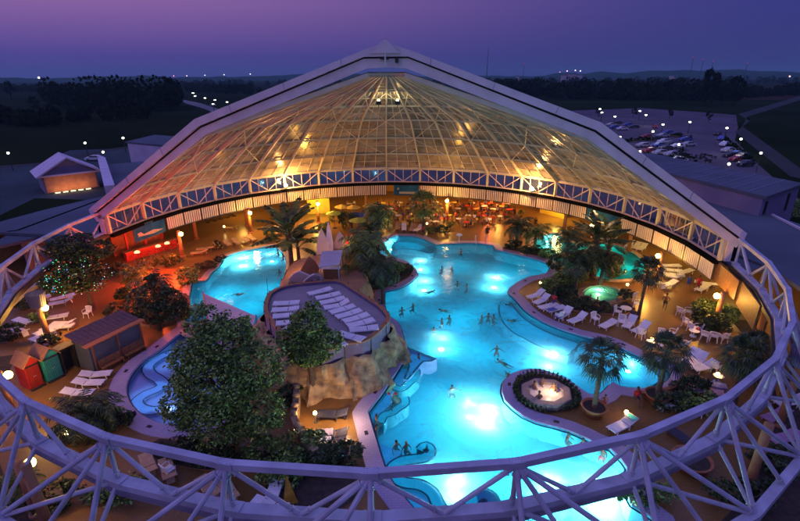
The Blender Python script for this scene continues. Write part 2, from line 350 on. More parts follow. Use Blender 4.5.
bench('pool_step', pxs([(406, 347), (437, 358.6), (432, 361.5), (424, 362), (415, 372), (408, 380), (403.5, 379), (408, 366), (405, 361)], -.2), -.20, mat('lilac_bench_tiles', (.34, .38, .66)), True, sharp=(0, 1))
def lounger_ribbon(name, cl, w, z, depth, m):
    s = smooth_poly(cl, .12, False); mb = MB(); n = len(s)
    ribbon(mb, s, -w/2, w/2, z, z, False); 
    for d in (-w/2, w/2):
        q = []
        for i, p in enumerate(s):
            a = s[max(0, i-1)]; b = s[min(n-1, i+1)]; t = (b-a).normalized(); q.append((p.x+t.y*d, p.y-t.x*d))
        wallstrip(mb, q, -depth+.01, z, False)
    o = mb.build(name, m); o['kind'] = 'structure'
    e = MB(); ribbon(e, s, -w/2-.10, -w/2, z+.02, z+.02, False); ribbon(e, s, w/2, w/2+.10, z+.02, z+.02, False); e.build('edge_line', line_m, o)
    return o
aq = mat('aqua_bench_tiles', (.10, .48, .60), .35, .08, 2)
lounger_ribbon('bubble_bench', pxs([(421, 448.5), (426, 444), (430, 449), (426, 455), (415, 457), (402, 459), (393, 465), (393, 473), (403, 480), (420, 483), (432, 490), (438, 501), (445, 511), (455, 517)]), .62, -.17, 1.35, aq)
lounger_ribbon('bubble_bench', pxs([(472, 512), (472, 499), (480, 492), (489, 493), (494, 501), (492, 512)]), .6, -.17, 1.35, aq)
lounger_ribbon('current_channel', pxs([(200, 345), (182, 348), (166, 351), (153, 358), (147, 364.5), (150, 371), (158, 376), (162, 381), (156, 386), (144, 391), (136, 398), (139, 404), (150, 407), (166, 405), (185, 404)]), .72, -.30, .55, mat('channel_tiles', (.34, .50, .78), .8, .08, 2, spec=.1))
lounger_ribbon('pool_bench', pxs([(392, 382), (401, 385), (409, 379), (416, 372), (416, 366)]), .5, -.35, 1.35, aq)
lounger_ribbon('pool_bench', pxs([(380, 418), (384, 411), (391, 409), (398, 404), (405, 399), (404, 393)]), .5, -.35, 1.35, aq)
bench('pool_bench', pxs([(575, 350), (580, 343), (592, 339.5), (606, 343), (622, 350), (636, 358), (650, 366), (660, 376), (650, 384), (664, 380), (666, 371), (655, 363), (640, 359), (627, 353), (611, 345.5), (597, 341), (583, 338), (577, 343)]), -.3, bench_m, True, step=.3)
# pool lamps: a lens on the pool wall or floor with its light
def pool_lamp(px, py, pw, depth=1.35, c=(.85, 1, 1), h=.65, fill=200, label='round pool lamp'):
    p = G(px, py, -depth)
    e = empty('pool_lamp', (p.x, p.y, -depth), 0, label, 'pool lamp', 'lamps in the pool floor')
    MB().lathe([(.001, .0), (.2, .0), (.2, .07), (.001, .09)], n=14).build('lens', emis('lamp_lens_white', (.8, 1, 1), 30), e)
    MB().lathe([(.2, 0), (.27, 0), (.27, .05), (.2, .06)], n=14).build('trim_ring', steel, e)
    point((p.x, p.y, -depth+h), pw*1.3, c, .12); point((p.x, p.y, -depth*.5), fill*.28, (.04, .70, 1), .3)
pool_lamp(420, 270, 260, label='underwater lamp glowing beside the planted island, in the rear basin')
pool_lamp(424, 291, 260, label='underwater lamp below the floating swimmer near the planted island')
pool_lamp(494, 288, 330, label='underwater lamp glowing white off the tip of the lounger peninsula')
pool_lamp(441, 350, 200, label='underwater lamp glowing by the tip of the lilac step platform')
pool_lamp(486, 424, 620, h=.7, label='largest underwater glow, left of the hot tub island', fill=200)
pool_lamp(470, 418, 230, h=.7, label='added underwater lamp widening the largest glow to its left', fill=100)  # extra lamp added to spread the largest glow sideways
pool_lamp(549, 367, 420, h=.6, label='underwater lamp glowing behind the hot tub island')
pool_lamp(392, 250, 220, label='underwater lamp under the palm at the rear end of the main pool')
pool_lamp(455, 498, 420, label='underwater lamp glowing beside the curved bubble bench at the near end')
pool_lamp(602, 508, 900, h=.8, label='underwater glow under the near right ring beam', fill=350)
pool_lamp(548, 500, 500, h=.8, label='underwater lamp behind the lower ring chord at the near end', fill=350)
pool_lamp(628, 372, 60, fill=160, label='underwater lamp in the round inlet by the potted palms')
pool_lamp(481, 246.5, 90, fill=120, label='underwater lamp near the ladder at the rear pool edge')
pool_lamp(244, 266, 520, 1.2, h=.6, label='bright underwater lamp in the side pool on the left')
pool_lamp(272, 262, 90, 1.2, fill=160, label='dim underwater lamp near the right curb of the side pool')
pool_lamp(215, 310, 10, 1.2, c=(.3, 1, .8), fill=60, label='faint underwater lamp beneath the pale triangular sail')
pool_lamp(547, 242, 90, 1.0, c=(.7, 1, .9), fill=50, label='green underwater lamp at the rear end of the lagoon')
pool_lamp(603, 274, 150, 1.0, c=(.7, 1, .9), fill=50, label='green underwater lamp on the near side of the lagoon')
pool_lamp(636, 262, 30, 1.0, c=(.5, 1, .9), fill=60, label='underwater lamp at the right end of the lagoon')
pool_lamp(598, 295, 60, .7, c=(1, 1, .45), fill=4, h=.35, label='yellow green underwater lamp in the rock tub')
pool_lamp(168, 412, 30, .55, c=(1, 1, .9), h=.3, fill=14, label='underwater lamp in the paddling pool by the big tree')
pool_lamp(186, 372, 4, .55, c=(.2, .6, 1), h=.3, fill=30, label='dim underwater lamp in the middle of the paddling pool')
for (x, y, w) in ((455, 310, 420), (470, 340, 420), (430, 390, 420), (470, 385, 420), (440, 425, 420), (530, 440, 420), (520, 470, 420), (520, 350, 300), (535, 270, 200), (455, 258, 260), (512, 268, 260), (655, 375, 160), (590, 370, 160), (418, 460, 200), (560, 465, 300), (400, 300, 250), (400, 405, 200), (383, 425, 120), (410, 370, 150), (415, 480, 200), (435, 500, 200), (590, 490, 300), (525, 325, 160), (560, 342, 160), (508, 308, 120), (410, 243, 160), (500, 262, 150), (620, 365, 160), (640, 378, 120), (490, 300, 200), (540, 265, 120)):  # unseen fills just under the water, standing in for scattered lamp light
    area(tuple(G(x, y, -.16)), w*(.20 if y > 340 else .30), (.005, .56, .70), 4.5)
for (x, y, w) in ((545, 243, 60), (560, 262, 60), (600, 273, 60), (632, 262, 60), (610, 246, 60), (580, 246, 60)):
    area(tuple(G(x, y, -.16)), w*1.3, (.03, .66, .5), 2.6)
for (x, y, w) in ((225, 285, 150), (245, 300, 150), (268, 282, 120)):
    area(tuple(G(x, y, -.16)), w*.8, (.01, .60, .72), 4.)
for (x, y, w) in ((150, 395, 60), (200, 350, 40), (165, 355, 50), (190, 400, 50)):
    area(tuple(G(x, y, -.15)), w*.38, (.18, .48, .95), 3.6)

ob = MB()
for i in range(60):
    a0, a1 = radians(200+i*2.5), radians(200+(i+1)*2.5)
    ob.quad(*[(R_*cos(a_), R_*sin(a_), .012) for R_, a_ in ((31.6, a0), (47, a0), (47, a1), (31.6, a1))])
ob.build('outer_dark_sheet', soil)['kind'] = 'structure'  # soil-coloured sheet added to make the floor outside the ring dark
# ================================================================== the ring truss and the glass roof
PH, PH2 = -.1423, -.1748
def RP(k, R, z, front=None):
    fr = (k >= 18) if front is None else front
    a = pi-radians(10*k)+(PH2 if fr else PH); return Vector((R*cos(a), R*sin(a), z))
RT, RF, ZT = 30., 30.86, 7.5
ring = empty('ring_truss', (0, 0, 0), 0, 'white steel ring truss running round the open front of the hall', 'truss')
def chord(name, R, z, w, h, m, k0=18, k1=36, dz=0):
    mb = MB()
    for k in range(k0, k1): 
        a = RP(k, R, z+dz, True); b = RP(k+1, R, z+dz, True); d = (b-a).normalized()
        mb.beam(a-d*.03, b+d*.03, w-.002*(k % 2), h-.002*(k % 2))
    return mb.build(name, m, ring)
chord('top_chord', RF, ZT, .29, .28, steel)
chord('inner_chord', RF, 5.26, .50, .30, steel)
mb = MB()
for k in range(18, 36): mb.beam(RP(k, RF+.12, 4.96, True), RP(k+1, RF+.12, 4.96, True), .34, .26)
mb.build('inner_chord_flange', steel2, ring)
chord('outer_chord', 33.1, 2.8, .42, .38, steel)
for k in range(18, 37):
    mb = MB(); T = RP(k, RF, ZT-.1, True); s = -1 if k <= 25 else 1
    I = RP(k, RF, 5.3, True); O = RP(k, 33.1, 2.9, True)
    def br(a, b, r=.125):
        r *= .80; mb.tube([a, b], r, 8); d_ = (Vector(b)-Vector(a)).normalized()
        for e_, s_ in ((Vector(a), 1), (Vector(b), -1)): mb.tube([e_+d_*s_*.42, e_+d_*s_*.47], r*1.45, 8)
    br(T, I, .12); br(T, O, .14); br(I, O, .12)
    if 18 <= k+.5*s <= 36: br(T, RP(k+.5*s, 33.1, 2.9, True), .13)
    if 18 <= k+s <= 36: br(T, RP(k+s, 33.1, 2.9, True), .14); br(I, RP(k+s, 33.1, 2.9, True), .13)
    if k < 36: br(T, RP(k+.5, RF, 5.4, True), .12)
    if k > 18: br(T, RP(k-.5, RF, 5.4, True), .12)
    mb.box(T+Vector((0, 0, .1)), (.58, .31, .30), atan2(T.y, T.x)+pi/2); tg_ = Vector((-T.y, T.x, 0)).normalized(); rd_ = Vector((T.x, T.y, 0)).normalized()
    for u_ in (-.24, -.12, .12, .24):
        for v_ in (-.11, .11): mb.ball(T+tg_*u_+rd_*v_+Vector((0, 0, .255)), .028, 6)
    mb.box(I+Vector((0, 0, .14)), (.7, .5, .06), atan2(T.y, T.x)+pi/2)
    mb.build('truss_bracing', steel, ring)
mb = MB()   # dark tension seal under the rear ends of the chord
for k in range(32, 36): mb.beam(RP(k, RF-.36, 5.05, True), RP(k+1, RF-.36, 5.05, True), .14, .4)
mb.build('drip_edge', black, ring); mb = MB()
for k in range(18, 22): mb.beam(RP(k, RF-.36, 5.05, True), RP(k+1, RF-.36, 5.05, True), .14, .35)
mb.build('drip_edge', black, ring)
# ---- glass half dome
dome = empty('glass_roof', (0, 0, 0), 0, 'faceted half dome of glass and cream ribs, open toward the pools', 'roof')
prof = [(30, 7.5), (25.9, 10.35), (21.8, 13.1), (17.5, 15.75), (11.7, 17.75), (6.2, 19.5), (1.6, 21.0)]
def DP(k, j, off=0.):
    R, z = prof[j]; return RP(k, R, z, False)+Vector((0, 0, off))
for k in range(18):
    mb = MB()
    for j in range(6): mb.quad(DP(k, j, .15), DP(k+1, j, .15), DP(k+1, j+1, .15), DP(k, j+1, .15))
    mb.build('glazing_bay', glaze_m, dome)
for k in range(19):
    mb = MB()
    for j in range(6): mb.beam(DP(k, j, -.1), DP(k, j+1, -.1), .15, .36)
    mb.beam(RP(k, RT, 5.3, False), RP(k, RT, 7.5, False), .34, .3)
    mb.build('main_rib', cream, dome)
for j in range(7):
    mb = MB()
    for k in range(18): mb.beam(DP(k, j, -.05), DP(k+1, j, -.05), .16, .2 if j else .34)
    mb.build('purlin', cream, dome)
for k in range(18):
    mb = MB()
    for t in (.333, .667):
        for j in range(5):
            a = DP(k, j).lerp(DP(k+1, j), t); b = DP(k, j+1).lerp(DP(k+1, j+1), t); mb.beam(a, b, .06, .10)
    for j in range(5): mb.beam(DP(k, j).lerp(DP(k, j+1), .5), DP(k+1, j).lerp(DP(k+1, j+1), .5), .05, .07)
    for j in range(1, 5):
        if (k+j) % 2: mb.tube([DP(k, j, -.25), DP(k+1, j+1, -.25)], .045, 6)
        else: mb.tube([DP(k+1, j, -.25), DP(k, j+1, -.25)], .045, 6)
    mb.build('glazing_bars', cream, dome)
# clerestory band: panes, W bracing, rails
pk = mat('peach_steel_paint', (.66, .52, .50), .45, .1, .8)
for k in range(18):
    a = RP(k, RT, 0, False); b = RP(k+1, RT, 0, False)
    mb = MB(); z0, z1 = 5.45, 7.35; u = Vector((0, 0, 1))
    mb.tube([a+u*z1, a.lerp(b, .5)+u*z0, b+u*z1], .075, 6)
    for t in (.25, .5, .75): mb.beam(a.lerp(b, t)*1.006+u*5.3, a.lerp(b, t)*1.006+u*7.45, .06, .08)
    mb.beam(a+u*5.38, b+u*5.38, .2, .16)
    mb.build('clerestory_bracing', pk, dome)
    mb = MB(); q = 1.012; mb.quad(a*q+u*5.3, b*q+u*5.3, b*q+u*7.6, a*q+u*7.6); mb.build('clerestory_pane', clear_m, dome)
mb = MB()
for k in range(18): mb.beam(RP(k, RT-.12, 5.10, False), RP(k+1, RT-.12, 5.10, False), .5, .42)
mb.build('gutter_band', matte, dome)
# arch front: two pale fascia bands with a dark joint, standing in the plane of the open side
ad = Vector((cos(PH), sin(PH), 0)); an = Vector((sin(PH), -cos(PH), 0))   # along the arch, toward the camera
def AP(s, z, d=0.): return ad*s+an*d+Vector((0, 0, z))
inner = [(0, 21.5), (1.7, 21.42), (17.35, 15.75), (31.0, 6.6)]
mid1 = [(0, 22.2), (1.9, 22.2), (17.75, 16.33), (31.3, 7.2)]
mid2 = [(0, 22.34), (1.9, 22.34), (17.85, 16.5), (31.3, 7.42)]
outer = [(0, 23.45), (1.9, 22.85), (18.1, 17.15), (31.4, 8.05)]
def band(name, lo, hi, d0, d1, m):
    for sg in (-1, 1):
        for i in range(3):
            mb = MB(); c = [(lo[i], 0), (lo[i+1], 0), (hi[i+1], 0), (hi[i], 0)]
            vs = [AP(sg*p[0], p[1], d) for d in (d0, d1) for p, _ in c]
            mb.add(vs, [(0, 1, 2, 3), (7, 6, 5, 4), (0, 4, 5, 1), (1, 5, 6, 2), (2, 6, 7, 3), (3, 7, 4, 0)]); mb.build(name, m, dome)
band('inner_fascia', inner, mid1, 0, .25, fascia)
band('fascia_joint', mid1, mid2, -.3, .05, black)
band('outer_fascia', mid2, outer, -.1, .55, fascia)
for sg in (-1, 1):
    mb = MB(); mb.beam(AP(sg*30.55, 5.3, .1), AP(sg*30.55, 7.4, .1), .5, .3, an); mb.build('end_post', fascia, dome)
    mb = MB(); mb.beam(AP(sg*31.0, 5.3, .0), AP(sg*31.0, 7.3, .0), .35, .25, an); mb.build('end_gap', matte, dome)
mb = MB()   # cladding joints on the fascia
for sg in (-1, 1):
    for (i, t) in ((1, .12), (1, .45), (1, .78), (2, .3), (2, .62)):
        for lo, hi, d in ((mid2, outer, .555), ):
            a = Vector(lo[i]).lerp(Vector(lo[i+1]), t); b = Vector(hi[i]).lerp(Vector(hi[i+1]), t); mb.beam(AP(sg*a.x, a.y, d), AP(sg*b.x, b.y, d), .03, .06, an)
mb.build('cladding_joints', steel2, dome)
mb = MB(); mb.slab([AP(-1.3, 22.6, .6), AP(1.3, 22.6, .6), AP(.12, 23.6, .6), AP(-.12, 23.6, .6)], .2); mb.beam(AP(0, 21.6, .62), AP(0, 23.3, .62), .14, .14); mb.tube([AP(0, 23.3, .4), AP(0, 24.1, .4)], [.09, .03], 8); mb.build('apex_cap', fascia, dome)
mb = MB(); mb.box(AP(-.1, 22.2, .4), (.7, .25, .16), PH).box(AP(.95, 22.05, .4), (.25, .25, .4), PH); mb.build('winch_box', black, dome)
# outer roof skin behind the fascia: the nested sliding segments, a rim 2 m deep
def rim(k0, k1):
    mb = MB(); o2 = [(31.4, 8.05), (18.1, 17.15), (1.9, 22.95)]
    for i in range(2):
        a = RP(k0, o2[i][0], o2[i][1]-.1, False); b = RP(k0, o2[i+1][0], o2[i+1][1]-.1, False); c = RP(k1, o2[i+1][0], o2[i+1][1]-.1, False); d = RP(k1, o2[i][0], o2[i][1]-.1, False); mb.slab([a, b, c, d], .1)
    mb.build('roof_rim', fascia, dome)
rim(0, .5); rim(18, 17.5)
# floodlights on the gutter and lamps below the apex
def flood(p, tgt, pw, c, label, ang=150):
    e = empty('floodlight', p, 0, label, 'floodlight', 'floodlights fixed to the glass roof')
    MB().box((0, 0, 0), (.5, .3, .38)).box((0, 0, -.28), (.08, .08, .3)).build('housing', dark, e)
    d = (Vector(tgt)-Vector(p)).normalized()
    o = MB().ball((0, 0, .22), .27 if pw > 1000 else .12, 10).build('bulb', emis('flood_bulb', (1, .62, .18), 60), e)
    point(Vector(p)+d*.5+Vector((0, 0, .4)), pw, c, .2)
flood(RP(4.97, 29.2, 5.75), (0, 10, 15), 2400, (1, .43, .11), 'blazing orange floodlight on the gutter, left of the centre')
flood(RP(12.4, 29.2, 5.75), (0, 10, 15), 2400, (1, .43, .11), 'blazing orange floodlight on the gutter, right of the centre')
flood((-1.0, 6.5, 18.3), (0, 10, 10), 170, (1, .80, .38), 'yellow lamp below the roof apex, left of the middle rib', 160)
flood((.9, 6.5, 18.3), (0, 10, 10), 170, (1, .80, .38), 'yellow lamp below the roof apex, right of the middle rib', 160)
for k_ in (2, 10.2, 15.5): point(RP(k_, 24, 7.0), 230, (1, .55, .24), .4, 'roof_wash_fill')  # unseen fills added under the dome, without fixtures
# ---- striped louvre panels and banners below the gutter
lv = mat('louvre_white', (.66, .56, .56), .5, .08, 2)
def louvre(k, label):
    a = RP(k+.02, RT+.05, 0, False); b = RP(k+.46, RT+.05, 0, False); c = (a+b)/2; rz = atan2((b-a).y, (b-a).x); w = (b-a).length
    e = empty('louvre_panel', (c.x, c.y, 3.5), rz, label, 'louvre panel', 'striped louvre panels hanging round the rear of the hall')
    PW = w
    return e
LP = None
for i in range(36):
    k = i*.5
    if k < 1.45 or 8.1 < k+.3 < 9.0 or 13.9 < k+.2 < 14.8: continue
    a = RP(k+.02, RT-.25, 0, False); b = RP(k+.49, RT-.25, 0, False); c = (a+b)/2; rz = atan2((b-a).y, (b-a).x); w = (b-a).length
    lab = 'striped louvre panel, number %d from the left end of the band' % (i+1)
    if LP is None:
        LP = e = empty('louvre_panel', (0, 0, 0), 0)
        m1 = MB()
        for q in range(8): m1.box((-w/2+.14+q*(w-.28)/7, 0, .95), (.17, .1, 1.66))
        m1.build('slats', lv, e)
        MB().box((0, .12, .95), (w, .06, 1.7)).build('backing', dark, e)
        f_ = MB()
        f_.beam((-w/2, 0, .04), (w/2, 0, .04), .12, .08).beam((-w/2, 0, 1.83), (w/2, 0, 1.83), .12, .08).beam((-w/2+.03, 0, .02), (-w/2+.03, 0, 1.85), .06, .13).beam((w/2-.03, 0, .02), (w/2-.03, 0, 1.85), .06, .13); f_.build('frame', dark, e)
    else: e = copy_tree(LP)
    e.location = (c.x, c.y, 3.25); e.rotation_euler = (0, 0, rz)
    tag(e, lab, 'louvre panel', 'striped louvre panels hanging round the rear of the hall')
def banner(k0, k1, label, seed):
    a = RP(k0, RT-.3, 0, False); b = RP(k1, RT-.3, 0, False); c = (a+b)/2; w = (b-a).length
    e = empty('banner', (c.x, c.y, 3.3), atan2((b-a).y, (b-a).x), label, 'banner', 'blue picture banners hung below the gutter')
    MB().box((0, 0, .9), (w, .06, 1.75)).build('sheet', mat('banner_blue', (.012, .06, .20), .9, .3, .8, c2=(.03, .13, .30), spec=0.), e)
    f = MB(); 
    if seed == 0: f.slab([(w*-.42, -.04, .55), (w*.1, -.04, .75), (w*.42, -.04, .45), (w*.1, -.04, .3)], .02); f.slab([(-w*.40, -.04, .9), (-w*.30, -.04, 1.0), (-w*.2, -.04, .6), (-w*.36, -.04, .5)], .02)
    elif seed == 1: f.box((.06*w, -.04, .4), (w*.7, .02, .35)); f.lathe([(.001, 0), (.3, 0)], n=12) if 0 else None; f.ball((-w*.33, -.02, 1.0), .2, 8)
    else: f.box((.1*w, -.04, .3), (w*.7, .02, .16)); f.box((-w*.38, -.04, 1.0), (.25, .02, .6))
    f.build('printed_shape', mat('banner_pale', (.28, .28, .27), .6, .2, 3), e)
    MB().box((0, .02, 1.8), (w, .12, .06)).box((0, .02, .0), (w, .12, .06)).build('rail', dark, e)
banner(.55, 1.45, 'blue banner with a pale curved shape, above the red bar at the left', 0)
banner(8.22, 8.98, 'blue seaside banner with sandy band, hanging in the centre of the louvres', 1)
banner(14.02, 14.95, 'plain deep blue banner hanging right of centre above the lagoon', 2)
# wooden fascia and walls at the right end
wf = empty('wooden_screen', RP(18.6, 31.2, 0, True), 0, 'brown timber screen wall where the louvres end on the right', 'screen')
def pan(m_, k0, k1, R, z0, z1, name, par_):
    mb = MB(); a = RP(k0, R, 0, True); b = RP(k1, R, 0, True); o_ = par_.location
    mb.slab([a+Vector((0, 0, z0))-o_, b+Vector((0, 0, z0))-o_, b+Vector((0, 0, z1))-o_, a+Vector((0, 0, z1))-o_], .12); mb.build(name, m_, par_)
pan(wood, 17.75, 18.6, 30.1, 3.3, 5.05, 'upper_panel', wf); pan(wood, 18.61, 19.5, 30.3, 3.0, 5.05, 'upper_panel', wf)
pan(wood, 18.9, 19.9, 32.2, 0, 3.6, 'lower_wall', wf); pan(wood, 19.5, 20.6, 31.6, 1.2, 4.6, 'upper_panel', wf)
wf2 = empty('wooden_screen', RP(34.6, 31.8, 0, True), 0, 'brown timber fascia behind the tree at the left ring end', 'screen')
pan(wood, 34.2, 35.9, 31.4, 3.6, 5.0, 'upper_panel', wf2)
# ---- columns
def column(p, h, label, lamp=None, tilt=(0, 0), pw=420, drum=False):
    e = empty('lamp_column' if lamp else 'column', p, atan2(p[1], p[0])+pi, label, 'lamp column' if lamp else 'column', 'lamp columns round the ring' if lamp else 'orange columns carrying the hall roof')
    MB().tube([(0, 0, 0), (tilt[0]*.5, 0, h*.5), (tilt[0], 0, h)], [.24, .22, .22], 14).build('shaft', orangep, e, True)
    MB().lathe([(.001, 0), (.36, 0), (.36, .12), (.26, .2)], n=14).build('base', terra, e)
    if drum:
        m1 = MB().lathe([(.50, h-.1), (.66, h+1.1)], n=24); m1.build('drum', mat('drum_blue_grey', (.22, .24, .42), .6, .1, 2), e)
        m2 = MB()
        for q in range(24): m2.beam((.51*cos(q*pi/12), .51*sin(q*pi/12), h-.1), (.67*cos(q*pi/12), .67*sin(q*pi/12), h+1.1), .05, .05)
        m2.build('drum_ribs', steel2, e)
    if lamp:
        MB().ball((.42, 0, lamp), .26, 14).build('globe', emis('globe_glow', (1, .60, .16), 22), e, True)
        MB().tube([(.1, 0, lamp-.3), (.42, 0, lamp-.25)], .05, 6).lathe([(.001, -.32), (.14, -.32), (.16, -.2)], (.42, 0, lamp), 10).build('bracket', dark, e)
        d = Vector((p[0], p[1], 0)); n_ = -d.normalized()
        point((p[0]+n_.x*1.0, p[1]+n_.y*1.0, lamp), pw*.62, (1, .47, .07), .3)
ORC = (1, .5, .13)
lampcols = [((45, 308), 'lamp column under a ribbed drum near the orange loungers at the left', True, 1100), ((250, 213), 'lamp column on the open floor behind the side pool', False, 1100),
 ((318, 204), 'lamp column in front of the yellow wall behind the tall palm', False, 1300), ((447, 201), 'lamp column amid the restaurant tables', False, 1300),
 ((592, 226), 'lamp column behind the broad bladed palms at the lagoon', False, 650), ((658, 256), 'lamp column beside the yellow loungers, right rear', False, 1300),
 ((717, 296), 'lamp column behind the round hedge at the right', False, 900), ((30, 463), 'lamp column shining through the truss at the lower left', False, 260),
 ((8, 375), 'lamp column left of the red hut', False, 600), ((181, 234), 'lamp column between the red bar and the open floor', False, 200), ((784, 312), 'lamp column outside the truss at the far right', False, 420)]
for (q, lb, dr, pw) in lampcols:
    g = G(q[0], q[1], 3.0); c_ = Vector((g.x, g.y, 0)); c_ = c_+c_.normalized()*.42; h = 3.3 if dr else 3.4
    column((c_.x, c_.y, 0), h, lb, 3.0, (0, 0), pw, dr)
cn = 0
for k in (2.6, 4, 7.4, 8.9, 13.1, 14.9):
    a = RP(k, 32.6, 0, False); cn += 1
    column((a.x, a.y, 0), 4.3, ['plain column left of the blue stacked loungers', 'plain column right of the blue stacked loungers', 'plain column among the yellow parasols', 'plain column left of the small fan palm', 'plain column right of the yellow wall', 'plain column at the right end of the blue banner'][cn-1])
for q, lb in (((728, 484), 'slender yellowish column behind the truss at the lower right'), ((755, 345), 'column against the timber screen at the right end')):
    g = G(*q); g = g.normalized()*31.6 if hypot(g.x, g.y) < 31 else g; column((g.x, g.y, 0), 4.6, lb)
column(tuple(RP(29, 31.6, 0)), 4.6, 'column below the ring at the lower left corner'); column(tuple(RP(20.8, 31.9, 0)), 4.6, 'column beside the ribbed blue drum at the right', None, (0, 0), 0, True)
# rear annex: flat roof ring, back wall
mb = MB()
for i in range(33):
    k0 = i*.55; k1 = k0+.55
    a, b, c, d = (RP(k0, 31.0, 4.75, False), RP(k1, 31.0, 4.75, False), RP(k1, 47.4, 4.75, False), RP(k0, 47.4, 4.75, False)); mb.slab([a, b, c, d], .3)
an_ = empty('annex', (0, 40, 0), 0, 'low flat roofed restaurant annex wrapping round the rear of the hall', 'building')
for o_ in (): pass
o = mb.build('roof', roof_m, an_); o.location = (0, -40, 0)
mb = MB()
for i in range(40):
    k0 = -3+i*.55; k1 = k0+.55; a = RP(k0, 47, 0, False); b = RP(k1, 47, 0, False); mb.slab([a, b, b+Vector((0, 0, 4.6)), a+Vector((0, 0, 4.6))], .25)
o = mb.build('wall', mat('ochre_wall', (.40, .24, .10), .8, .2, .5), an_); o.location = (0, -40, 0)
for (x0, x1, zz) in ((308, 330, 1), (540, 564, 2)):
    a = G(x0, 214 if zz == 1 else 212.5); b = G(x1, 213 if zz == 1 else 219)
    w_ = empty('yellow_wall', a, 0, 'bright yellow wall behind the tall palm and lamp column' if zz == 1 else 'bright yellow wall panel right of the restaurant', 'wall')
    MB().slab([(0, 0, 0), tuple(b-a), tuple(b-a+Vector((0, 0, 3.2))), (0, 0, 3.2)], .2).build('panel', mat('yellow_wall_paint', (.75, .55, .06), .7, .1, 1), w_)
    MB().beam((0, 0, 3.28), tuple(b-a+Vector((0, 0, 3.28))), .3, .12).build('cap_rail', wood, w_)
    point((a+b)/2+Vector((0, -2.5, 2.6)), 500, (1, .72, .15), .3)
for k in (4.2, 6, 8, 9.5, 11, 12.6): point(RP(k, 37, 3.6), 800, (1, .50, .09), .4, 'ceiling_light')
point(RP(10.8, 36, 2.8), 1200, (1, .16, .05), .4, 'ceiling_light')
point(RP(15.5, 36, 3.6), 600, (1, .6, .15), .4, 'ceiling_light'); point(RP(17, 36, 3.6), 600, (1, .6, .15), .4, 'ceiling_light')
# ================================================================== rock terrace in the middle
DZ = 3.3
top_px = [(273, 293), (290, 286), (312, 283.5), (337, 282), (352, 290), (366, 299), (379, 308), (386, 317), (382, 324), (373, 333), (361, 340), (343, 342), (320, 350), (298, 346), (286, 334), (274, 320), (268, 309)]
top_s = smooth_poly(pxs(top_px, 3.5), .5)
cen = sum((p for p in top_s), Vector((0, 0)))/len(top_s)
ter = empty('rock_terrace', (0, 0, 0), 0, 'raised rock terrace with white loungers in the middle of the pools', 'terrace')
flat('terrace_floor', [top_s], DZ, deck_m, 0, ter)
def offs(pts, d):
    sg = 1 if parea(pts) > 0 else -1; n = len(pts); out = []
    for i, p in enumerate(pts):
        t = (Vector(pts[(i+1) % n])-Vector(pts[i-1])).normalized(); out.append(Vector((p[0]+t.y*sg*d, p[1]-t.x*sg*d)))
    return out
def rockwall(pts, z0, z1, out, name, parent, seed=0, m=rockm, lev=12, amp=.45):
    n = len(pts); sg = 1 if parea(pts) > 0 else -1; vs = []
    for j in range(lev+1):
        t = j/lev
        for i, p in enumerate(pts):
            tt = (Vector(pts[(i+1) % n])-Vector(pts[i-1])).normalized(); nr = Vector((tt.y, -tt.x))*sg
            w = noise.noise(Vector((p[0]*.8+seed, p[1]*.8, t*1.2)))*amp*2.0+abs(noise.noise(Vector((p[0]*1.9, p[1]*1.9+seed, t*1.6))))*amp*1.5-abs(noise.noise(Vector((p[0]*4.5, p[1]*4.5+seed, t*5))))*amp*.5+noise.noise(Vector((p[0]*9, p[1]*9, t*14)))*amp*.16
            d = out*(1-t)**.7+w*(1-t**4*.55)
            vs.append((p[0]+nr.x*d, p[1]+nr.y*d, z0+(z1-z0)*t))
    mb = MB().add(vs, [(j*n+i, j*n+(i+1) % n, (j+1)*n+(i+1) % n, (j+1)*n+i) for j in range(lev) for i in range(n)])
    return mb.build(name, m, parent)
top_f = smooth_poly(pxs(top_px, 3.5), .28)
rockwall(offs(top_f, .35), -1.3, 2.5, 1.15, 'rock_face', ter, 3, rockm, 34, .75)
mb = MB(); o1 = offs(top_s, .3); o2 = offs(top_s, .05)
wallstrip(mb, o1, 2.1, DZ+.24); wallstrip(mb, o2, DZ-.2, DZ+.24); mb.build('parapet', mat('lilac_render', (.17, .12, .21), .75, .2, 1.2, bump=.2), ter)
mb = MB(); sg = 1 if parea(top_s) > 0 else -1; ribbon(mb, top_s, .0, .36, DZ+.25, DZ+.25, sgn=sg); wallstrip(mb, offs(top_s, .36), DZ+.14, DZ+.25); mb.build('parapet_cap', mat('clay_cap', (.40, .17, .07), .7, .2, 3), ter)
mb = MB()
for i in range(0, len(top_s), 3):
    p = offs(top_s, .33)[i]; mb.beam((p.x, p.y, 2.3), (p.x, p.y, DZ+.4), .06, .06)
mb.build('parapet_joints', dark, ter)
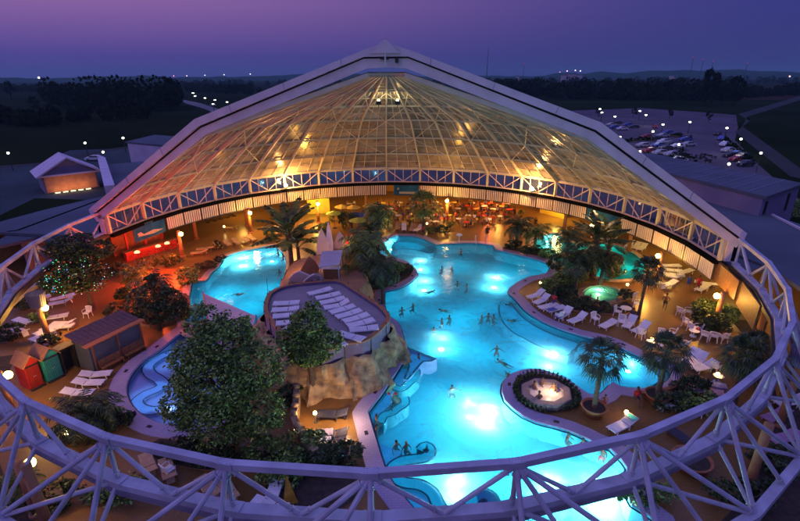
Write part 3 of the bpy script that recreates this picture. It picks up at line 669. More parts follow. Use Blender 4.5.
# rear plateau with sculpted slabs
pl_s = smooth_poly(pxs([(283, 284), (290, 266), (304, 258), (325, 255), (348, 258), (362, 270), (366, 282), (352, 291), (337, 283), (312, 285), (290, 288)], 3.0), .5)
pt = empty('rock_plateau', (0, 0, 0), 0, 'low rocky plateau behind the raised terrace, carrying the pale slabs and bar', 'rock')
rockwall(pl_s, -1.3, 3.0, 1.0, 'rock_face', pt, 11, orangep, 8, .3); flat('top_surface', [pl_s], 3.0, orangep, 0, pt)
def sculpt(px, py, w, h, rz, lean, label, m, name='leaf_slab'):
    g = G(px, py, 3.0); e = empty(name, (g.x, g.y, 3.0), rz, label, 'sculpted slab', 'pale sculpted slabs on the rock plateau')
    pts = [(-w*.5, 0), (-w*.46, h*.35), (-w*.22, h*.8), (0, h), (w*.28, h*.72), (w*.5, h*.3), (w*.42, 0)]
    mb = MB(); mb.slab([(x, -lean*z, z) for x, z in pts], .16); mb.build('blade', m, e)
    MB().lathe([(w*.6, 0), (w*.5, .12), (.001, .14)], n=12).build('foot', rockm, e)
sculpt(323, 255, 1.3, 3.0, .2, 0, 'tall pointed white slab, left of the two standing behind the canopy', canvas)
sculpt(330, 252, .8, 3.4, -.1, 0, 'thin tall white slab standing between the two broad ones', white)
sculpt(341, 250, 1.5, 2.2, -.3, .1, 'broad pale slab standing right of the canopy', canvas)
sculpt(310, 275, 1.9, 2.0, .5, .1, 'orange lit pointed slab left of the canopy', orangep)
sculpt(303, 283, 2.6, 1.5, -.1, .5, 'low leaning pale triangular slab by the terrace rear wall', canvas)
sculpt(313, 283, 2.0, 1.2, .4, .6, 'low pale slab leaning beside the canopy post', canvas)
# canopy / kiosk
cp = [G(*q, 5.0) for q in ((322, 252), (342.5, 250.5), (339.5, 264), (318.5, 267.5))]; cc = sum(cp, Vector())/4
e = empty('bar_canopy', (cc.x, cc.y, 3.0), 0, 'small bar canopy with flat white square roof on the rock plateau', 'canopy')
MB().slab([p-Vector((cc.x, cc.y, 3.0)) for p in cp], .12).build('roof_panel', fascia, e)
for p in cp:
    q = (p-cc)*.86; MB().beam((q.x, q.y, 0), (q.x, q.y, 1.95), .07, .07).build('post', steel, e)
MB().box((0, 0, .5), (1.5, .5, 1.0)).build('counter', wood, e)
MB().box((0, 0, 1.04), (1.7, .65, .06)).build('counter_top', white, e)
g = G(348, 256, 3.0)
e = empty('market_umbrella', (g.x, g.y, 3.0), 0, 'closed red umbrella beside the bar canopy', 'umbrella')
MB().tube([(0, 0, 0), (0, 0, 2.4)], .04, 8).build('pole', steel, e); MB().lathe([(.05, 2.5), (.14, 2.0), (.2, 1.0), (.1, .9)], n=10).build('folded_cloth', redc, e); MB().lathe([(.001, 0), (.3, 0), (.3, .1), (.001, .12)], n=12).build('base', dark, e)
point((g.x, g.y-1.2, 5.0), 120, ORC, .2); point(tuple(G(303, 262, 4.2)), 160, ORC, .3)
# triangular sail
q = [G(203, 293, 1.6), G(256, 316, .7), G(250, 336, .5), G(210, 334, .8)]
e = empty('shade_sail', (q[0].x, q[0].y, 0), 0, 'pale pink triangular sail stretched over the corner of the side pool', 'sail')
o = Vector((q[0].x, q[0].y, 0)); n_ = 10; mb = MB(); vs = []
for i in range(n_+1):
    for j in range(n_+1):
        u, v = i/n_, j/n_; p = q[0].lerp(q[1], u).lerp(q[3].lerp(q[2], u), v)-o; p.z -= .35*sin(pi*u)*sin(pi*v); vs.append(p)
mb.add(vs, [(i*(n_+1)+j, (i+1)*(n_+1)+j, (i+1)*(n_+1)+j+1, i*(n_+1)+j+1) for i in range(n_) for j in range(n_)]); mb.build('cloth', canvas, e, True)
for a in (0, 1, 2, 3):
    p = q[a]-o; MB().tube([(p.x, p.y, -1.1), (p.x, p.y, p.z+.15)], .06, 8).build('mast', steel, e)
MB().tube([q[0]-o, q[3]-o], .05, 6).build('edge_cord', redp, e)

# ================================================================== vegetation
def leafcloud(blobs, n, size, seed, m, name, parent, flatten=0.):
    r = random.Random(seed); mb = MB(); tot = sum(b[3]*b[4]*b[5] for b in blobs)**1
    for b in blobs:
        k = int(n*b[3]*b[4]*b[5]/tot)
        ph = [Vector((r.gauss(0, 1), r.gauss(0, 1), r.gauss(0, 1))).normalized() for _ in range(max(4, k//45))]
        for i in range(k):
            d = (ph[i % len(ph)]+Vector((r.gauss(0, .2), r.gauss(0, .2), r.gauss(0, .2)))).normalized()
            rr = .72+.38*noise.noise(ph[i % len(ph)]*3.1+Vector((seed, 0, 0)))+r.uniform(-.10, .14)
            c = Vector((b[0]+d.x*b[3]*rr, b[1]+d.y*b[4]*rr, b[2]+d.z*b[5]*rr))
            s = size*r.uniform(.6, 1.3); a = Vector((r.gauss(0, 1), r.gauss(0, 1), r.gauss(0, .6))).normalized()*s
            bb = a.cross(Vector((r.gauss(0, 1), r.gauss(0, 1), r.gauss(0, 1)))).normalized()*s*.5
            mb.add([c-a, c+bb, c+a, c-bb], [(0, 1, 2, 3)])
    return build_raw(mb, name, m, parent)
def tree(px, py, h, blobs, n, size, seed, m, label, cat='tree', name='ficus_tree', trunk=.28, group=None, z=0.):
    g = G(px, py, z); e = empty(name, g, 0, label, cat, group)
    mb = MB(); mb.tube([(0, 0, 0), (.05, .02, h*.25), (-.05, .05, h*.5), (0, 0, h*.75)], [trunk, trunk*.8, trunk*.6, trunk*.3], 8)
    for b in blobs: mb.tube([(0, 0, h*.35), (b[0]*.5, b[1]*.5, (h*.35+b[2])/2+.2), (b[0], b[1], b[2])], [trunk*.5, trunk*.3, trunk*.1], 6)
    mb.build('trunk', bark, e); leafcloud(blobs, n, size, seed, m, 'crown', e)
    return e
# big ficus at the near left (crown spans 168-300 x 315-460)
tree(233, 440, 8.0, [(0, .8, 6.6, 2.1, 2.1, 1.7), (-1.6, .5, 5.2, 1.9, 1.9, 1.8), (1.7, .4, 5.0, 2.0, 1.9, 1.8), (-.2, -.8, 4.3, 2.6, 2.0, 2.0), (-2.0, -.6, 3.2, 1.7, 1.7, 1.6), (2.1, -.8, 3.0, 1.8, 1.7, 1.7), (0, -1.2, 2.4, 2.4, 1.7, 1.6), (-.9, .8, 7.9, 1.3, 1.2, 1.2), (.8, 1.0, 7.4, 1.2, 1.1, 1.1)], 24000, .115, 5, leaf,
     'big rounded ficus tree standing between the paddling pool and the rock terrace', trunk=.35)
tree(313, 398, 6.7, [(0, 0, 5.6, 1.5, 1.4, 1.3), (-1.0, -.2, 4.7, 1.2, 1.2, 1.1), (1.1, -.1, 4.6, 1.3, 1.2, 1.1), (0, -.5, 3.9, 1.6, 1.3, 1.1), (.3, .3, 6.6, .8, .8, .8)], 10500, .11, 6, leaf, 'middle sized ficus tree in front of the rock terrace', trunk=.24)
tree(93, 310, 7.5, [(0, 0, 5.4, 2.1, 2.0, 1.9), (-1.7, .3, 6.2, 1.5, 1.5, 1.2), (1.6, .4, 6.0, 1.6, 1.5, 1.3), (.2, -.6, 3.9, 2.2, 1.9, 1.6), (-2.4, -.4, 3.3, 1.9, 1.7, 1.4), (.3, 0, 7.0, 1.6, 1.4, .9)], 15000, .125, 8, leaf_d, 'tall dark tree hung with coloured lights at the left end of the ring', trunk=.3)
T1 = G(93, 310)
e = empty('string_lights', T1+Vector((.6, -1.2, 4.0)), 0, 'tiny coloured string lights twinkling in the dark tree', 'string lights')
r = random.Random(3); cl = MB(); mbs = {c: MB() for c in ('g', 'r', 'w', 'b')}
pp = []
for i in range(120):
    a = r.uniform(-2.9, .4); u = r.uniform(-1.0, 1.0); rr = 2.1+abs(r.gauss(0, .45))
    p = Vector((cos(a)*rr*math.sqrt(1-u*u*.8), sin(a)*rr*math.sqrt(1-u*u*.8)-.2, u*1.6+.4)); pp.append(p); mbs[r.choice('gggrwbb')].ball(p, r.choice((.022, .03, .04)), 6)
for c, k_ in (('g', (.1, 1, .35)), ('r', (1, .15, .2)), ('w', (1, .85, .6)), ('b', (.15, .5, 1))): mbs[c].build('bulbs', emis('string_bulb_'+{'g': 'green', 'r': 'red', 'w': 'warm', 'b': 'blue'}[c], k_, 1.6), e)
cb = MB()
for a, b in zip(sorted(pp, key=lambda p: p.z)[::3], sorted(pp, key=lambda p: p.z)[3::3]):
    if (a-b).length < 1.4: cb.tube([a, b], .008, 4, False)
cb.build('cable', dark, e)
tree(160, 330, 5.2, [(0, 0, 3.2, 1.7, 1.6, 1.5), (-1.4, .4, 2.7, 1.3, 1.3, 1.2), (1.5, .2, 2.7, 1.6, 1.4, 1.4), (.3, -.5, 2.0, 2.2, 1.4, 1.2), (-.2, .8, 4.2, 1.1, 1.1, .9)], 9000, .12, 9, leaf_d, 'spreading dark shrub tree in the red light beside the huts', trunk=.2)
def shrub(px, py, rx, ry, h, seed, label, m=leaf_d, n=900, size=.12, name='shrub', group=None, z=0.):
    g = G(px, py, z); e = empty(name, g, 0, label, 'shrub', group)
    mb = MB()
    for q in range(5): mb.tube([(0, 0, 0), (cos(q*1.3)*rx*.5, sin(q*1.3)*ry*.5, h*.55)], [.05, .02], 5)
    mb.build('stems', bark, e); leafcloud([(0, 0, h*.5, rx, ry, h*.55), (rx*.4, ry*.2, h*.6, rx*.6, ry*.6, h*.4), (-rx*.4, -ry*.2, h*.45, rx*.6, ry*.6, h*.4)], n, size, seed, m, 'foliage', e)
SH = [(548, 292, 1.4, 1.1, 1.5, 'dark leafy bush behind the first peninsula loungers', 1200), (563, 299, 1.3, 1.0, 1.6, 'dark leafy bush behind the third peninsula lounger', 1200), (596, 312, 1.4, .9, 1.2, 'dark leafy bush behind the sixth peninsula lounger', 1000), (612, 278, 1.3, 1.0, 2.0, 'tall dark bush between the lagoon and the slim palm', 1400), (556, 270, 1.3, 1.0, 2.0, 'tall dark bush at the pool end of the lagoon', 1300), (582, 276, 1.3, 1.0, 2.2, 'tall dark bush behind the rock tub', 1400), (270, 240, .9, .8, 1.6, 'dark bush at the rear right of the side pool', 800), (360, 250, 1.4, 1.0, 2.2, 'tall dark bush right of the closed red umbrella', 1300), (375, 270, 1.5, 1.1, 2.0, 'tall green bush at the rear of the planted island', 1400), (325, 236, 1.0, .9, 2.2, 'tall narrow bush behind the tall white slab', 1000), (343, 228, .8, .8, 2.6, 'tall narrow bush left of the blue parasol', 900), (118, 318, 1.1, .9, 1.4, 'dark bush behind the bar hut', 900), (183, 318, 1.3, 1.0, 1.2, 'dark bush at the teal end beside the paddling pool', 1000), (12, 340, 1.4, 1.1, 1.4, 'dark bush at the far left edge behind the huts', 1000), (60, 292, 1.2, 1.0, 1.5, 'dark bush left of the tree with lights', 1000), (790, 218, 3., 2.2, 3.2, 'dark bushes beyond the low wing at the right edge', 1500), (810, 245, 3., 2.4, 3.2, 'dark bushes at the right edge of the low wing', 1500), (745, 365, 1.2, 1.0, 1.6, 'dark bush before the ribbed blue drum', 1100), (560, 450, .1, .1, .1, 'x', 1), (135, 280, 1.3, 1.0, 1.6, 'red lit bush left of the spreading shrub tree', 1400), (150, 268, 1.2, .9, 1.6, 'red lit bush before the red bar', 1000), (172, 266, 1.4, 1.0, 1.5, 'orange lit bush before the right end of the red bar', 1000), (188, 285, 1.4, 1.1, 1.4, 'orange lit bush at the teal end of the side pool', 1000), (118, 275, 1.2, 1.0, 1.5, 'red lit bush right of the tree with lights', 900), (128, 300, 1.3, 1.0, 1.4, 'red lit bush behind the hut roof', 1000), (640, 500, 2., 1.2, 1.2, 'dark bush outside the ring at the lower right', 900), (740, 505, 2., 1.3, 1.5, 'dark bush outside the ring beyond the yellowish column', 900), (775, 470, 1.8, 1.3, 1.5, 'dark bush outside the ring at the right edge', 900), (120, 500, 2., 1.2, 1.2, 'dark bush below the lower left beam', 900), (60, 505, 1.5, 1.2, 1.3, 'dark bush left of the lower left column', 900), (703, 322, 1.3, 1.3, 2.2, 'large round hedge left of the lamp column at the right', 2600), (722, 325, 1.3, 1.2, 2.0, 'round hedge right of the lamp column at the right', 2200), (712, 333, 1.3, 1.0, 1.8, 'low hedge behind the round backed chairs at the right', 1800),
 (440, 233, 1.5, .8, 1.1, 'low shrub bed at the rear edge of the main pool', 900), (428, 234, 1.0, .7, 1.0, 'small shrub left of the low bed at the rear edge', 600), (512, 249, 1.3, .8, 1.3, 'shrub under the left side of the rear palm bed', 900), (530, 254, 1.6, .9, 1.3, 'shrub along the rear palm bed at the pool edge', 1000), (546, 258, 1.2, .9, 1.3, 'shrub at the right end of the rear palm bed', 900),
 (600, 262, 1.6, 1.0, 1.2, 'dark shrub on the lagoon island', 1100), (585, 262, 1.2, .9, 1.6, 'taller shrub on the left of the lagoon island', 900), (565, 285, 1.6, 1.3, 1.6, 'bushy shrub beside the rock tub', 1300), (578, 308, 1.6, .9, 1.2, 'shrub between the rock tub and the loungers', 1100), (625, 300, 1.0, .8, 1.1, 'shrub right of the rock tub by the tall slim palm', 700),
 (392, 275, 1.7, 1.3, 1.3, 'green shrub on the planted island in the main pool', 1400), (404, 272, 1.1, 1.2, .9, 'low reddish shrub at the right of the planted island', 700), (380, 286, 1.2, .9, 1.3, 'dense shrub at the foot of the big palm', 900), (345, 296, 1.4, 1.2, 1.8, 'dark shrub right of the bar canopy', 1200),
 (220, 262, .9, .8, 1.0, 'small dark shrub at the left edge of the side pool', 500), (205, 268, 1.8, 1.0, .8, 'flat dark shrub beside the loungers at the side pool', 900), (190, 275, 1.6, 1.1, 1.1, 'dark shrub behind the teal end of the side pool', 900), (218, 250, .6, .6, 1.3, 'small round bush on the open floor', 400),
 (30, 308, 1.4, 1.0, 1.3, 'dark shrub behind the ribbed drum at the left', 900), (40, 322, 1.0, .8, 1.0, 'dark shrub between the orange lit loungers', 600), (52, 345, 1.0, .8, 1.2, 'shrub behind the red hut', 600), (290, 402, 1.0, .9, 1.3, 'shrub right of the big ficus by the wall lamp', 800), (300, 455, 1.8, 1.3, 1.6, 'dark bush under the ring beam in the middle left', 1500), (340, 462, 1.5, 1.0, 1.3, 'dark bush near the bubble bench side', 1200), (322, 470, 1.3, .9, 1.3, 'dark bush under the near ring beam', 1000), (285, 480, 1.6, 1.3, 1.2, 'dark bush behind the yellow board', 1100),
 (690, 395, 1.4, 1.1, 1.5, 'dark shrub beside the striped loungers at the right', 1200), (672, 410, 1.6, 1.0, 1.3, 'dark shrub behind the near right beam', 1200), (700, 412, 1.6, 1.2, 1.4, 'dark shrub under the near right beam end', 1200), (118, 425, 1.2, 1.0, 1.2, 'dark shrub between the paddling pool and the left beam', 900), (215, 462, 1.8, 1.0, 1.2, 'low hedge beneath the big ficus', 1300), (262, 458, 1.3, 1.0, 1.4, 'hedge right below the big ficus', 1000), (178, 455, 1.4, .9, 1.2, 'low hedge left below the big ficus', 1000), (70, 440, .9, .8, .9, 'small shrub by the path light at the lower left', 500)]
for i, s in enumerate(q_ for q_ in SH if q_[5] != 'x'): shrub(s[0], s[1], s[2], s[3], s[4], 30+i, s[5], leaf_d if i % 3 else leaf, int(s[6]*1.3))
for (x, y) in ((95, 310), (160, 333), (312, 402)):
    pass
# palms
def frond(mb, base, az, el0, Ln, w, r, droop=1.25, nl=15):
    pts = []; p = Vector(base); el = el0
    for i in range(nl+1):
        pts.append(p.copy()); p = p+Vector((cos(az)*cos(el), sin(az)*cos(el), sin(el)))*Ln/nl; el -= droop*(.4+1.4*i/nl)/nl*1.5
    for i in range(nl):
        mb.beam(pts[i], pts[i+1], .05*(1-i/nl)+.012, .03)
    for i in range(1, nl):
        t = i/nl; d = (pts[i+1]-pts[i-1]).normalized(); s = d.cross(Vector((0, 0, 1))).normalized(); ll = w*(sin(pi*min(1, t*.85+.12)))*r.uniform(.85, 1.1); lw = Ln/nl*.30
        for sg in (-1, 1):
            tip = pts[i]+s*sg*ll*.85+d*ll*.45-Vector((0, 0, ll*r.uniform(.25, .6)))
            mid = (pts[i]+tip)/2+Vector((0, 0, ll*.06))
            mb.add([pts[i]-d*lw, pts[i]+d*lw, mid+d*lw*1.1, tip, mid-d*lw*1.1], [(0, 1, 2, 3, 4)])
def palm(px, py, h, Rc, label, seed, kind='feather', nf=26, lean=(0, 0), tr=.17, pot=False, z=0., name='palm_tree', droop=1.25, trm=bark):
    r = random.Random(seed); g = G(px, py, z); e = empty(name, g, r.uniform(0, 6), label, 'palm')
    L0 = [(0, 0, 0), (lean[0]*.3, lean[1]*.3, h*.35), (lean[0]*.7, lean[1]*.7, h*.7), (lean[0], lean[1], h)]
    mb = MB(); mb.tube(L0, [tr*1.3, tr, tr*.9, tr*.85], 10)
    for i in range(int(h/.25)): 
        t = i*.25/h; mb.tube([(lean[0]*t, lean[1]*t, i*.25), (lean[0]*t, lean[1]*t, i*.25+.07)], [tr*1.22, tr*1.05], 8)
    mb.build('trunk', trm, e)
    top = (lean[0], lean[1], h); mb = MB()
    if kind == 'feather':
        for i in range(nf):
            el = 1.25-1.75*(i/nf)+r.uniform(-.12, .12); frond(mb, top, i*2.4+r.uniform(-.2, .2), el, Rc*r.uniform(.9, 1.15), Rc*.26, r, droop)
    elif kind == 'fan':
        for i in range(nf):
            az = i*2.4+r.uniform(-.2, .2); el = 1.25-2.2*(i/nf)+r.uniform(-.1, .1); d = Vector((cos(az)*cos(el), sin(az)*cos(el), sin(el)))
            p1 = Vector(top)+d*Rc*.5; mb.beam(top, p1, .035, .025)
            s = d.cross(Vector((0, 0, 1))).normalized(); up = s.cross(d)
            for k_ in range(13):
                a = (k_-6)/6*1.35; v = (d*cos(a)+s*sin(a)); rl = Rc*.58*r.uniform(.85, 1.1)*(1-.12*abs(a)); wv = (d*-sin(a)+s*cos(a))*rl*.055
                tip = p1+v*rl-Vector((0, 0, rl*r.uniform(.2, .5))); md = p1+v*rl*.55+up*.03
                mb.add([p1, md+wv, tip, md-wv], [(0, 1, 2, 3)])
    else:   # broad bladed
        for i in range(nf):
            az = i*2.4+r.uniform(-.3, .3); el = 1.5-1.0*(i/nf); Ln = Rc*r.uniform(.8, 1.15); p = Vector(top)-Vector((0, 0, h*.25*(i/nf))); pts = []; n_ = 10; b0 = p.copy()
            for j in range(n_+1):
                pts.append(p.copy()); p = p+Vector((cos(az)*cos(el), sin(az)*cos(el), sin(el)))*Ln/n_; el -= .12
            for j in range(n_): mb.beam(pts[j], pts[j+1], .06, .04)
            for j in range(3, n_):
                d = (pts[min(j+1, n_)]-pts[j-1]).normalized(); s = d.cross(Vector((0, 0, 1)))
                s = s.normalized() if s.length > .05 else Vector((1, 0, 0)); ww = Ln*.14*sin(pi*(j-2)/(n_-1.5)); step = Ln/n_*.47
                for sg in (-1, 1):
                    o_ = s*sg*ww-Vector((0, 0, ww*.35)); mb.add([pts[j]-d*step, pts[j]+d*step, pts[j]+d*step+o_, pts[j]-d*step*.8+o_], [(0, 1, 2, 3)])
    build_raw(mb, 'crown', palm_m if seed % 2 else leaf_d, e)
    if pot:
        MB().lathe([(.001, .02), (.62, .02), (.78, .62), (.85, .66), (.81, .72), (.70, .62), (.70, .56), (.001, .56)], n=24).build('planter', terra, e, True)
        MB().lathe([(.001, .58), (.70, .58)], n=20).build('soil', soil, e)
    return e
palm(292, 268, 4.2, 4.8, 'large broad bladed palm between the side pool and the sculpted slabs', 21, 'broad', 24, tr=.25)
palm(299, 262, 2.0, 3.6, 'smaller broad bladed plant at the foot of the large one', 22, 'broad', 14, tr=.2)
palm(379, 258, 5.6, 2.7, 'slender feather palm in front of the yellow parasols', 23, 'feather', 30, droop=1.7)
palm(371, 264, 4.2, 2.3, 'feather palm just left of the slender one', 24, 'feather', 24, droop=1.7)
palm(366, 290, 4.6, 3.6, 'wide drooping palm on the left of the planted island', 25, 'feather', 34, droop=1.5)
palm(352, 296, 2.4, 2.4, 'short palm between the loungers and the planted island', 27, 'feather', 26, droop=1.4)
palm(383, 304, 3.8, 2.6, 'palm whose fronds hang over the pool beside the terrace', 28, 'feather', 22, droop=1.9)
palm(423, 233, 4.2, 2.5, 'fan palm right of the small parasols at the rear', 29, 'fan', 30)
palm(516, 248, 3.0, 2.4, 'bushy palm at the left of the rear planting bed', 30, 'feather', 34)
palm(534, 252, 2.6, 2.3, 'bushy palm at the right of the rear planting bed', 31, 'feather', 30)
palm(566, 262, 3.2, 2.3, 'dark palm at the left end of the lagoon', 32, 'feather', 28)
palm(592, 276, 4.2, 3.6, 'tall broad bladed palm rising over the lagoon island', 34, 'broad', 22, tr=.24)
palm(606, 270, 3.6, 3.2, 'second broad bladed palm on the right of the lagoon island', 36, 'broad', 18, tr=.22)
palm(575, 290, 3.4, 2.8, 'wide dark palm above the rock tub', 38, 'feather', 34)
palm(600, 285, 2.8, 2.4, 'low palm between the rock tub and the lagoon', 40, 'feather', 28)
palm(638, 318, 4.7, 1.7, 'slim trunked palm standing alone on the brown floor', 42, 'fan', 34, lean=(.1, .1), tr=.14, name='palm_tree')
palm(593, 414, 4.3, 1.65, 'potted fan palm nearest the hot tub island', 44, 'fan', 28, tr=.15, pot=True)
palm(656, 402, 3.9, 1.8, 'potted fan palm at the round inlet', 46, 'fan', 30, tr=.16, pot=True)
palm(733, 402, 3.6, 1.8, 'fan palm at the right beside the striped loungers', 48, 'fan', 40, tr=.19)
palm(749, 380, 2.4, 1.9, 'short fan palm by the ribbed blue drum', 50, 'fan', 30)
palm(88, 432, 1.4, 2.4, 'low dark palm in front of the three white loungers', 52, 'feather', 30)
palm(104, 425, 1.0, 1.8, 'second low palm at the left end of the beam', 53, 'feather', 24)
palm(157, 318, 3.0, 2.4, 'palm in the red light behind the hut roof', 54, 'feather', 30)
palm(142, 300, 2.8, 2.0, 'palm glowing red beside the dark tree with lights', 55, 'feather', 26)
palm(352, 232, 2.2, 1.4, 'small round topped palm left of the blue parasol', 56, 'feather', 26)
palm(20, 500, 1.0, 1.5, 'low plant at the foot of the column in the lower left', 58, 'feather', 20)
# big pot at lower right
g = G(690, 468); e = empty('planter', g, 0, 'large empty round terracotta planter under the lower right beams', 'planter')
MB().lathe([(.001, .02), (.8, .02), (1.0, .62), (1.08, .66), (1.04, .74), (.9, .66), (.88, .56)], n=24).build('bowl', terra, e, True); MB().lathe([(.001, .6), (.88, .6)], n=20).build('soil', soil, e)
# planting beds (soil)
def bed(pts, name, z=.06, m=soil):
    s = smooth_poly(pts, .5); mb = MB(); wallstrip(mb, s, -.01, z); o = mb.build(name, orangep); o['kind'] = 'structure'; flat('soil', [s], z, m, 0, o); return o
bed(pxs([(358, 262), (378, 258), (397, 262), (409, 267), (412, 274), (404, 281), (388, 288), (372, 291), (358, 285)]), 'planting_bed', .16)
bed(pxs([(502, 249), (516, 246.5), (540, 250), (553, 257), (548, 259), (524, 253.5)]), 'planting_bed', .14)
bed(pxs([(556, 276), (566, 273), (580, 276), (578, 286), (575, 298), (590, 306), (612, 308), (626, 303), (633, 312), (615, 315), (590, 313), (570, 310), (556, 300), (551, 288)]), 'planting_bed', .14)
flat('island_soil', [P_isl_s], .06, soil)['kind'] = 'structure'
bed(pxs([(150, 328), (175, 322), (190, 310), (186, 296), (165, 300), (140, 308), (134, 320)]), 'planting_bed', .3)
bed(pxs([(270, 470), (300, 440), (330, 452), (360, 455), (362, 490), (330, 515), (270, 515)]), 'planting_bed', .08)
bed(pxs([(160, 440), (235, 452), (285, 450), (285, 470), (200, 470), (150, 455)]), 'planting_bed', .08)
# hot tub island: planting ring round the tub
P_ring = smooth_poly(pxs([(514, 392), (520, 380), (535, 375), (553, 377), (568, 386), (578, 396), (577, 407), (562, 412), (540, 413), (522, 405)]), .3)
flat('planting_bed', [P_ring], .10, soil)['kind'] = 'structure'
tc_ = G(546, 393, .35); 
e = empty('hot_tub', (tc_.x, tc_.y, 0), radians(12), 'octagonal hot tub with bright water on the pool peninsula', 'hot tub')
MB().lathe([(1.62, .02), (1.62, .46), (1.55, .5), (1.12, .5), (1.05, .44), (1.02, .12)], n=8, sx=1.12).build('rim', mat('tan_stone', (.30, .23, .20), .7, .2, 3), e)
MB().lathe([(.001, .10), (1.1, .10)], n=8, sx=1.12).build('basin', mat('tub_basin', (.75, .62, .5), .4, .1, 2), e)
MB().lathe([(.001, .36), (1.1, .36)], n=8, sx=1.12).build('water', mat('glow_tinted_water', (.80, .70, .58), .3, .15, 6, bump=.4, bscale=12), e)  # warm glow of the lit water is put into this pale colour
MB().ball((.45, .1, .42), .09, 8).build('lamp', emis('globe_glow', (1, .6, .16), 22), e)
point((tc_.x+.3, tc_.y, 1.1), 55, (1, .66, .36), .12); point((tc_.x+.45, tc_.y+.1, .42), 12, (1, .7, .3), .08)  # first light is an unseen fill added above the tub water
r = random.Random(5); hs = MB()
for i in range(2600):
    p = P_ring[r.randrange(len(P_ring))]; c = Vector((tc_.x, tc_.y)); t = r.uniform(.86, 1.05); q = c+(Vector(p)-c)*t
    if (q-c).length < 1.72: continue
    v = Vector((r.gauss(0, 1), r.gauss(0, 1), r.gauss(0, .7))).normalized()*.09; b = v.cross(Vector((r.gauss(0, 1), r.gauss(0, 1), 1))).normalized()*.05; c3 = Vector((q.x, q.y, .12+r.random()*.4)); hs.add([c3-v, c3+b, c3+v, c3-b], [(0, 1, 2, 3)])
o = build_raw(hs, 'hedge_ring', leaf_d); tag(o, 'low clipped hedge ring planted round the octagonal hot tub', 'hedge')

# ================================================================== furniture
def make_lounger(bk, m=white, nm='lounger'):
    e = empty(nm)
    f = MB(); L_ = 2.0; w = .60; h = .36
    for s in (-1, 1): f.beam((0, s*w/2, h-.04), (L_*.98 if bk < .1 else L_*.62, s*w/2, h-.04), .05, .07)
    f.beam((.05, -w/2, h-.04), (.05, w/2, h-.04), .05, .05); f.build('frame', m, e)
    for x in (.25, 1.25 if bk > .1 else 1.65):
        for s in (-1, 1): MB().beam((x, s*w/2, 0), (x+.04, s*w/2, h-.06), .05, .05).build('leg', m, e)
    s_ = MB()
    for i in range(9): s_.box((.08+i*.13, 0, h), (.115, w, .03))
    s_.build('seat', m, e)
    b = MB(); x0 = 1.24
    for i in range(6): t = .06+i*.125; b.box((x0+t*cos(bk), 0, h+t*sin(bk)), (.11, w, .03), 0, 0, -bk)
    for s in (-1, 1): b.beam((x0, s*w/2, h), (x0+.76*cos(bk), s*w/2, h+.76*sin(bk)), .04, .05)
    if bk > .1: b.beam((x0+.45*cos(bk), 0, h+.45*sin(bk)), (x0+.55, 0, .06), .4, .03)
    b.build('backrest', m, e); return e
LG = {}
def lounger(foot, head, label, group, bk=0.06, z=0., m='white'):
    key = (round(bk, 2), m)
    mm = {'white': white, 'blue': mat('blue_stripe_cushion', (.16, .16, .45), .7, .15, 3), 'pink': mat('pink_cushion', (.5, .28, .45), .7, .15, 3), 'dark': mat('dark_sling', (.05, .05, .08), .7, .2, 3), 'tan': mat('tan_plastic', (.5, .33, .2), .6, .15, 3)}[m]
    a = G(foot[0], foot[1], z+.36); b = G(head[0], head[1], z+.36+.5*sin(bk)); d = Vector((b.x-a.x, b.y-a.y)); rz = atan2(d.y, d.x); c = (a+b)/2
    if key not in LG: LG[key] = e = make_lounger(bk, mm)
    else: e = copy_tree(LG[key])
    e.location = (c.x-cos(rz)*.975, c.y-sin(rz)*.975, z); e.rotation_euler = (0, 0, rz); e.scale = (1.08, 1.08, 1.0); tag(e, label, 'lounger', group)
    return e
ords = ['first', 'second', 'third', 'fourth', 'fifth', 'sixth', 'seventh', 'eighth', 'ninth', 'tenth', 'eleventh']
A1 = [((306.5, 294), (331, 288)), ((314, 298), (339.5, 293)), ((318.5, 303), (344, 297.5)), ((323, 307.5), (348, 301)), ((329, 312.5), (353.5, 305.5)), ((335, 317), (360, 310)), ((341.5, 321.5), (368, 314)), ((346, 326), (373, 319.5)), ((350, 329.5), (375, 327))]
for i, (a, b) in enumerate(A1): lounger(a, b, 'white lounger on the raised terrace, %s from the rear in the long right hand row' % ords[i], 'white loungers on the raised terrace', .45 if i == 3 else .06, DZ)
lounger((339, 332.5), (361, 338.5), 'white lounger on the raised terrace, turned crosswise behind the front parapet', 'white loungers on the raised terrace', .06, DZ)
lounger((325, 334), (343, 345), 'white lounger on the raised terrace, nearest the middle ficus tree', 'white loungers on the raised terrace', .06, DZ)
for i, (a, b) in enumerate([((272, 303), (298, 302)), ((271, 309.5), (297, 308)), ((272.5, 316), (298, 313.5)), ((276, 323), (302, 320.5)), ((283, 328), (306, 333))]):
    lounger(a, b, 'white lounger on the raised terrace, %s from the rear along the left wall' % ords[i], 'white loungers on the raised terrace', .06, DZ)
PL = [((527, 297.5), (544, 290), .6), ((533.5, 303.5), (549, 294.5), .6), ((537, 308), (558, 303), .06), ((545.5, 311), (565, 306), .06), ((556, 318), (571.5, 307), .65), ((568, 322), (586, 313), .6), ((600, 327.5), (616, 319.5), .06), ((624, 328.5), (635, 315), .6), ((633, 332), (648.5, 322), .65)]
for i, (a, b, k_) in enumerate(PL): lounger(a, b, 'white lounger on the lounger peninsula, %s from the left along its coping' % ords[i], 'white loungers along the peninsula coping', k_)
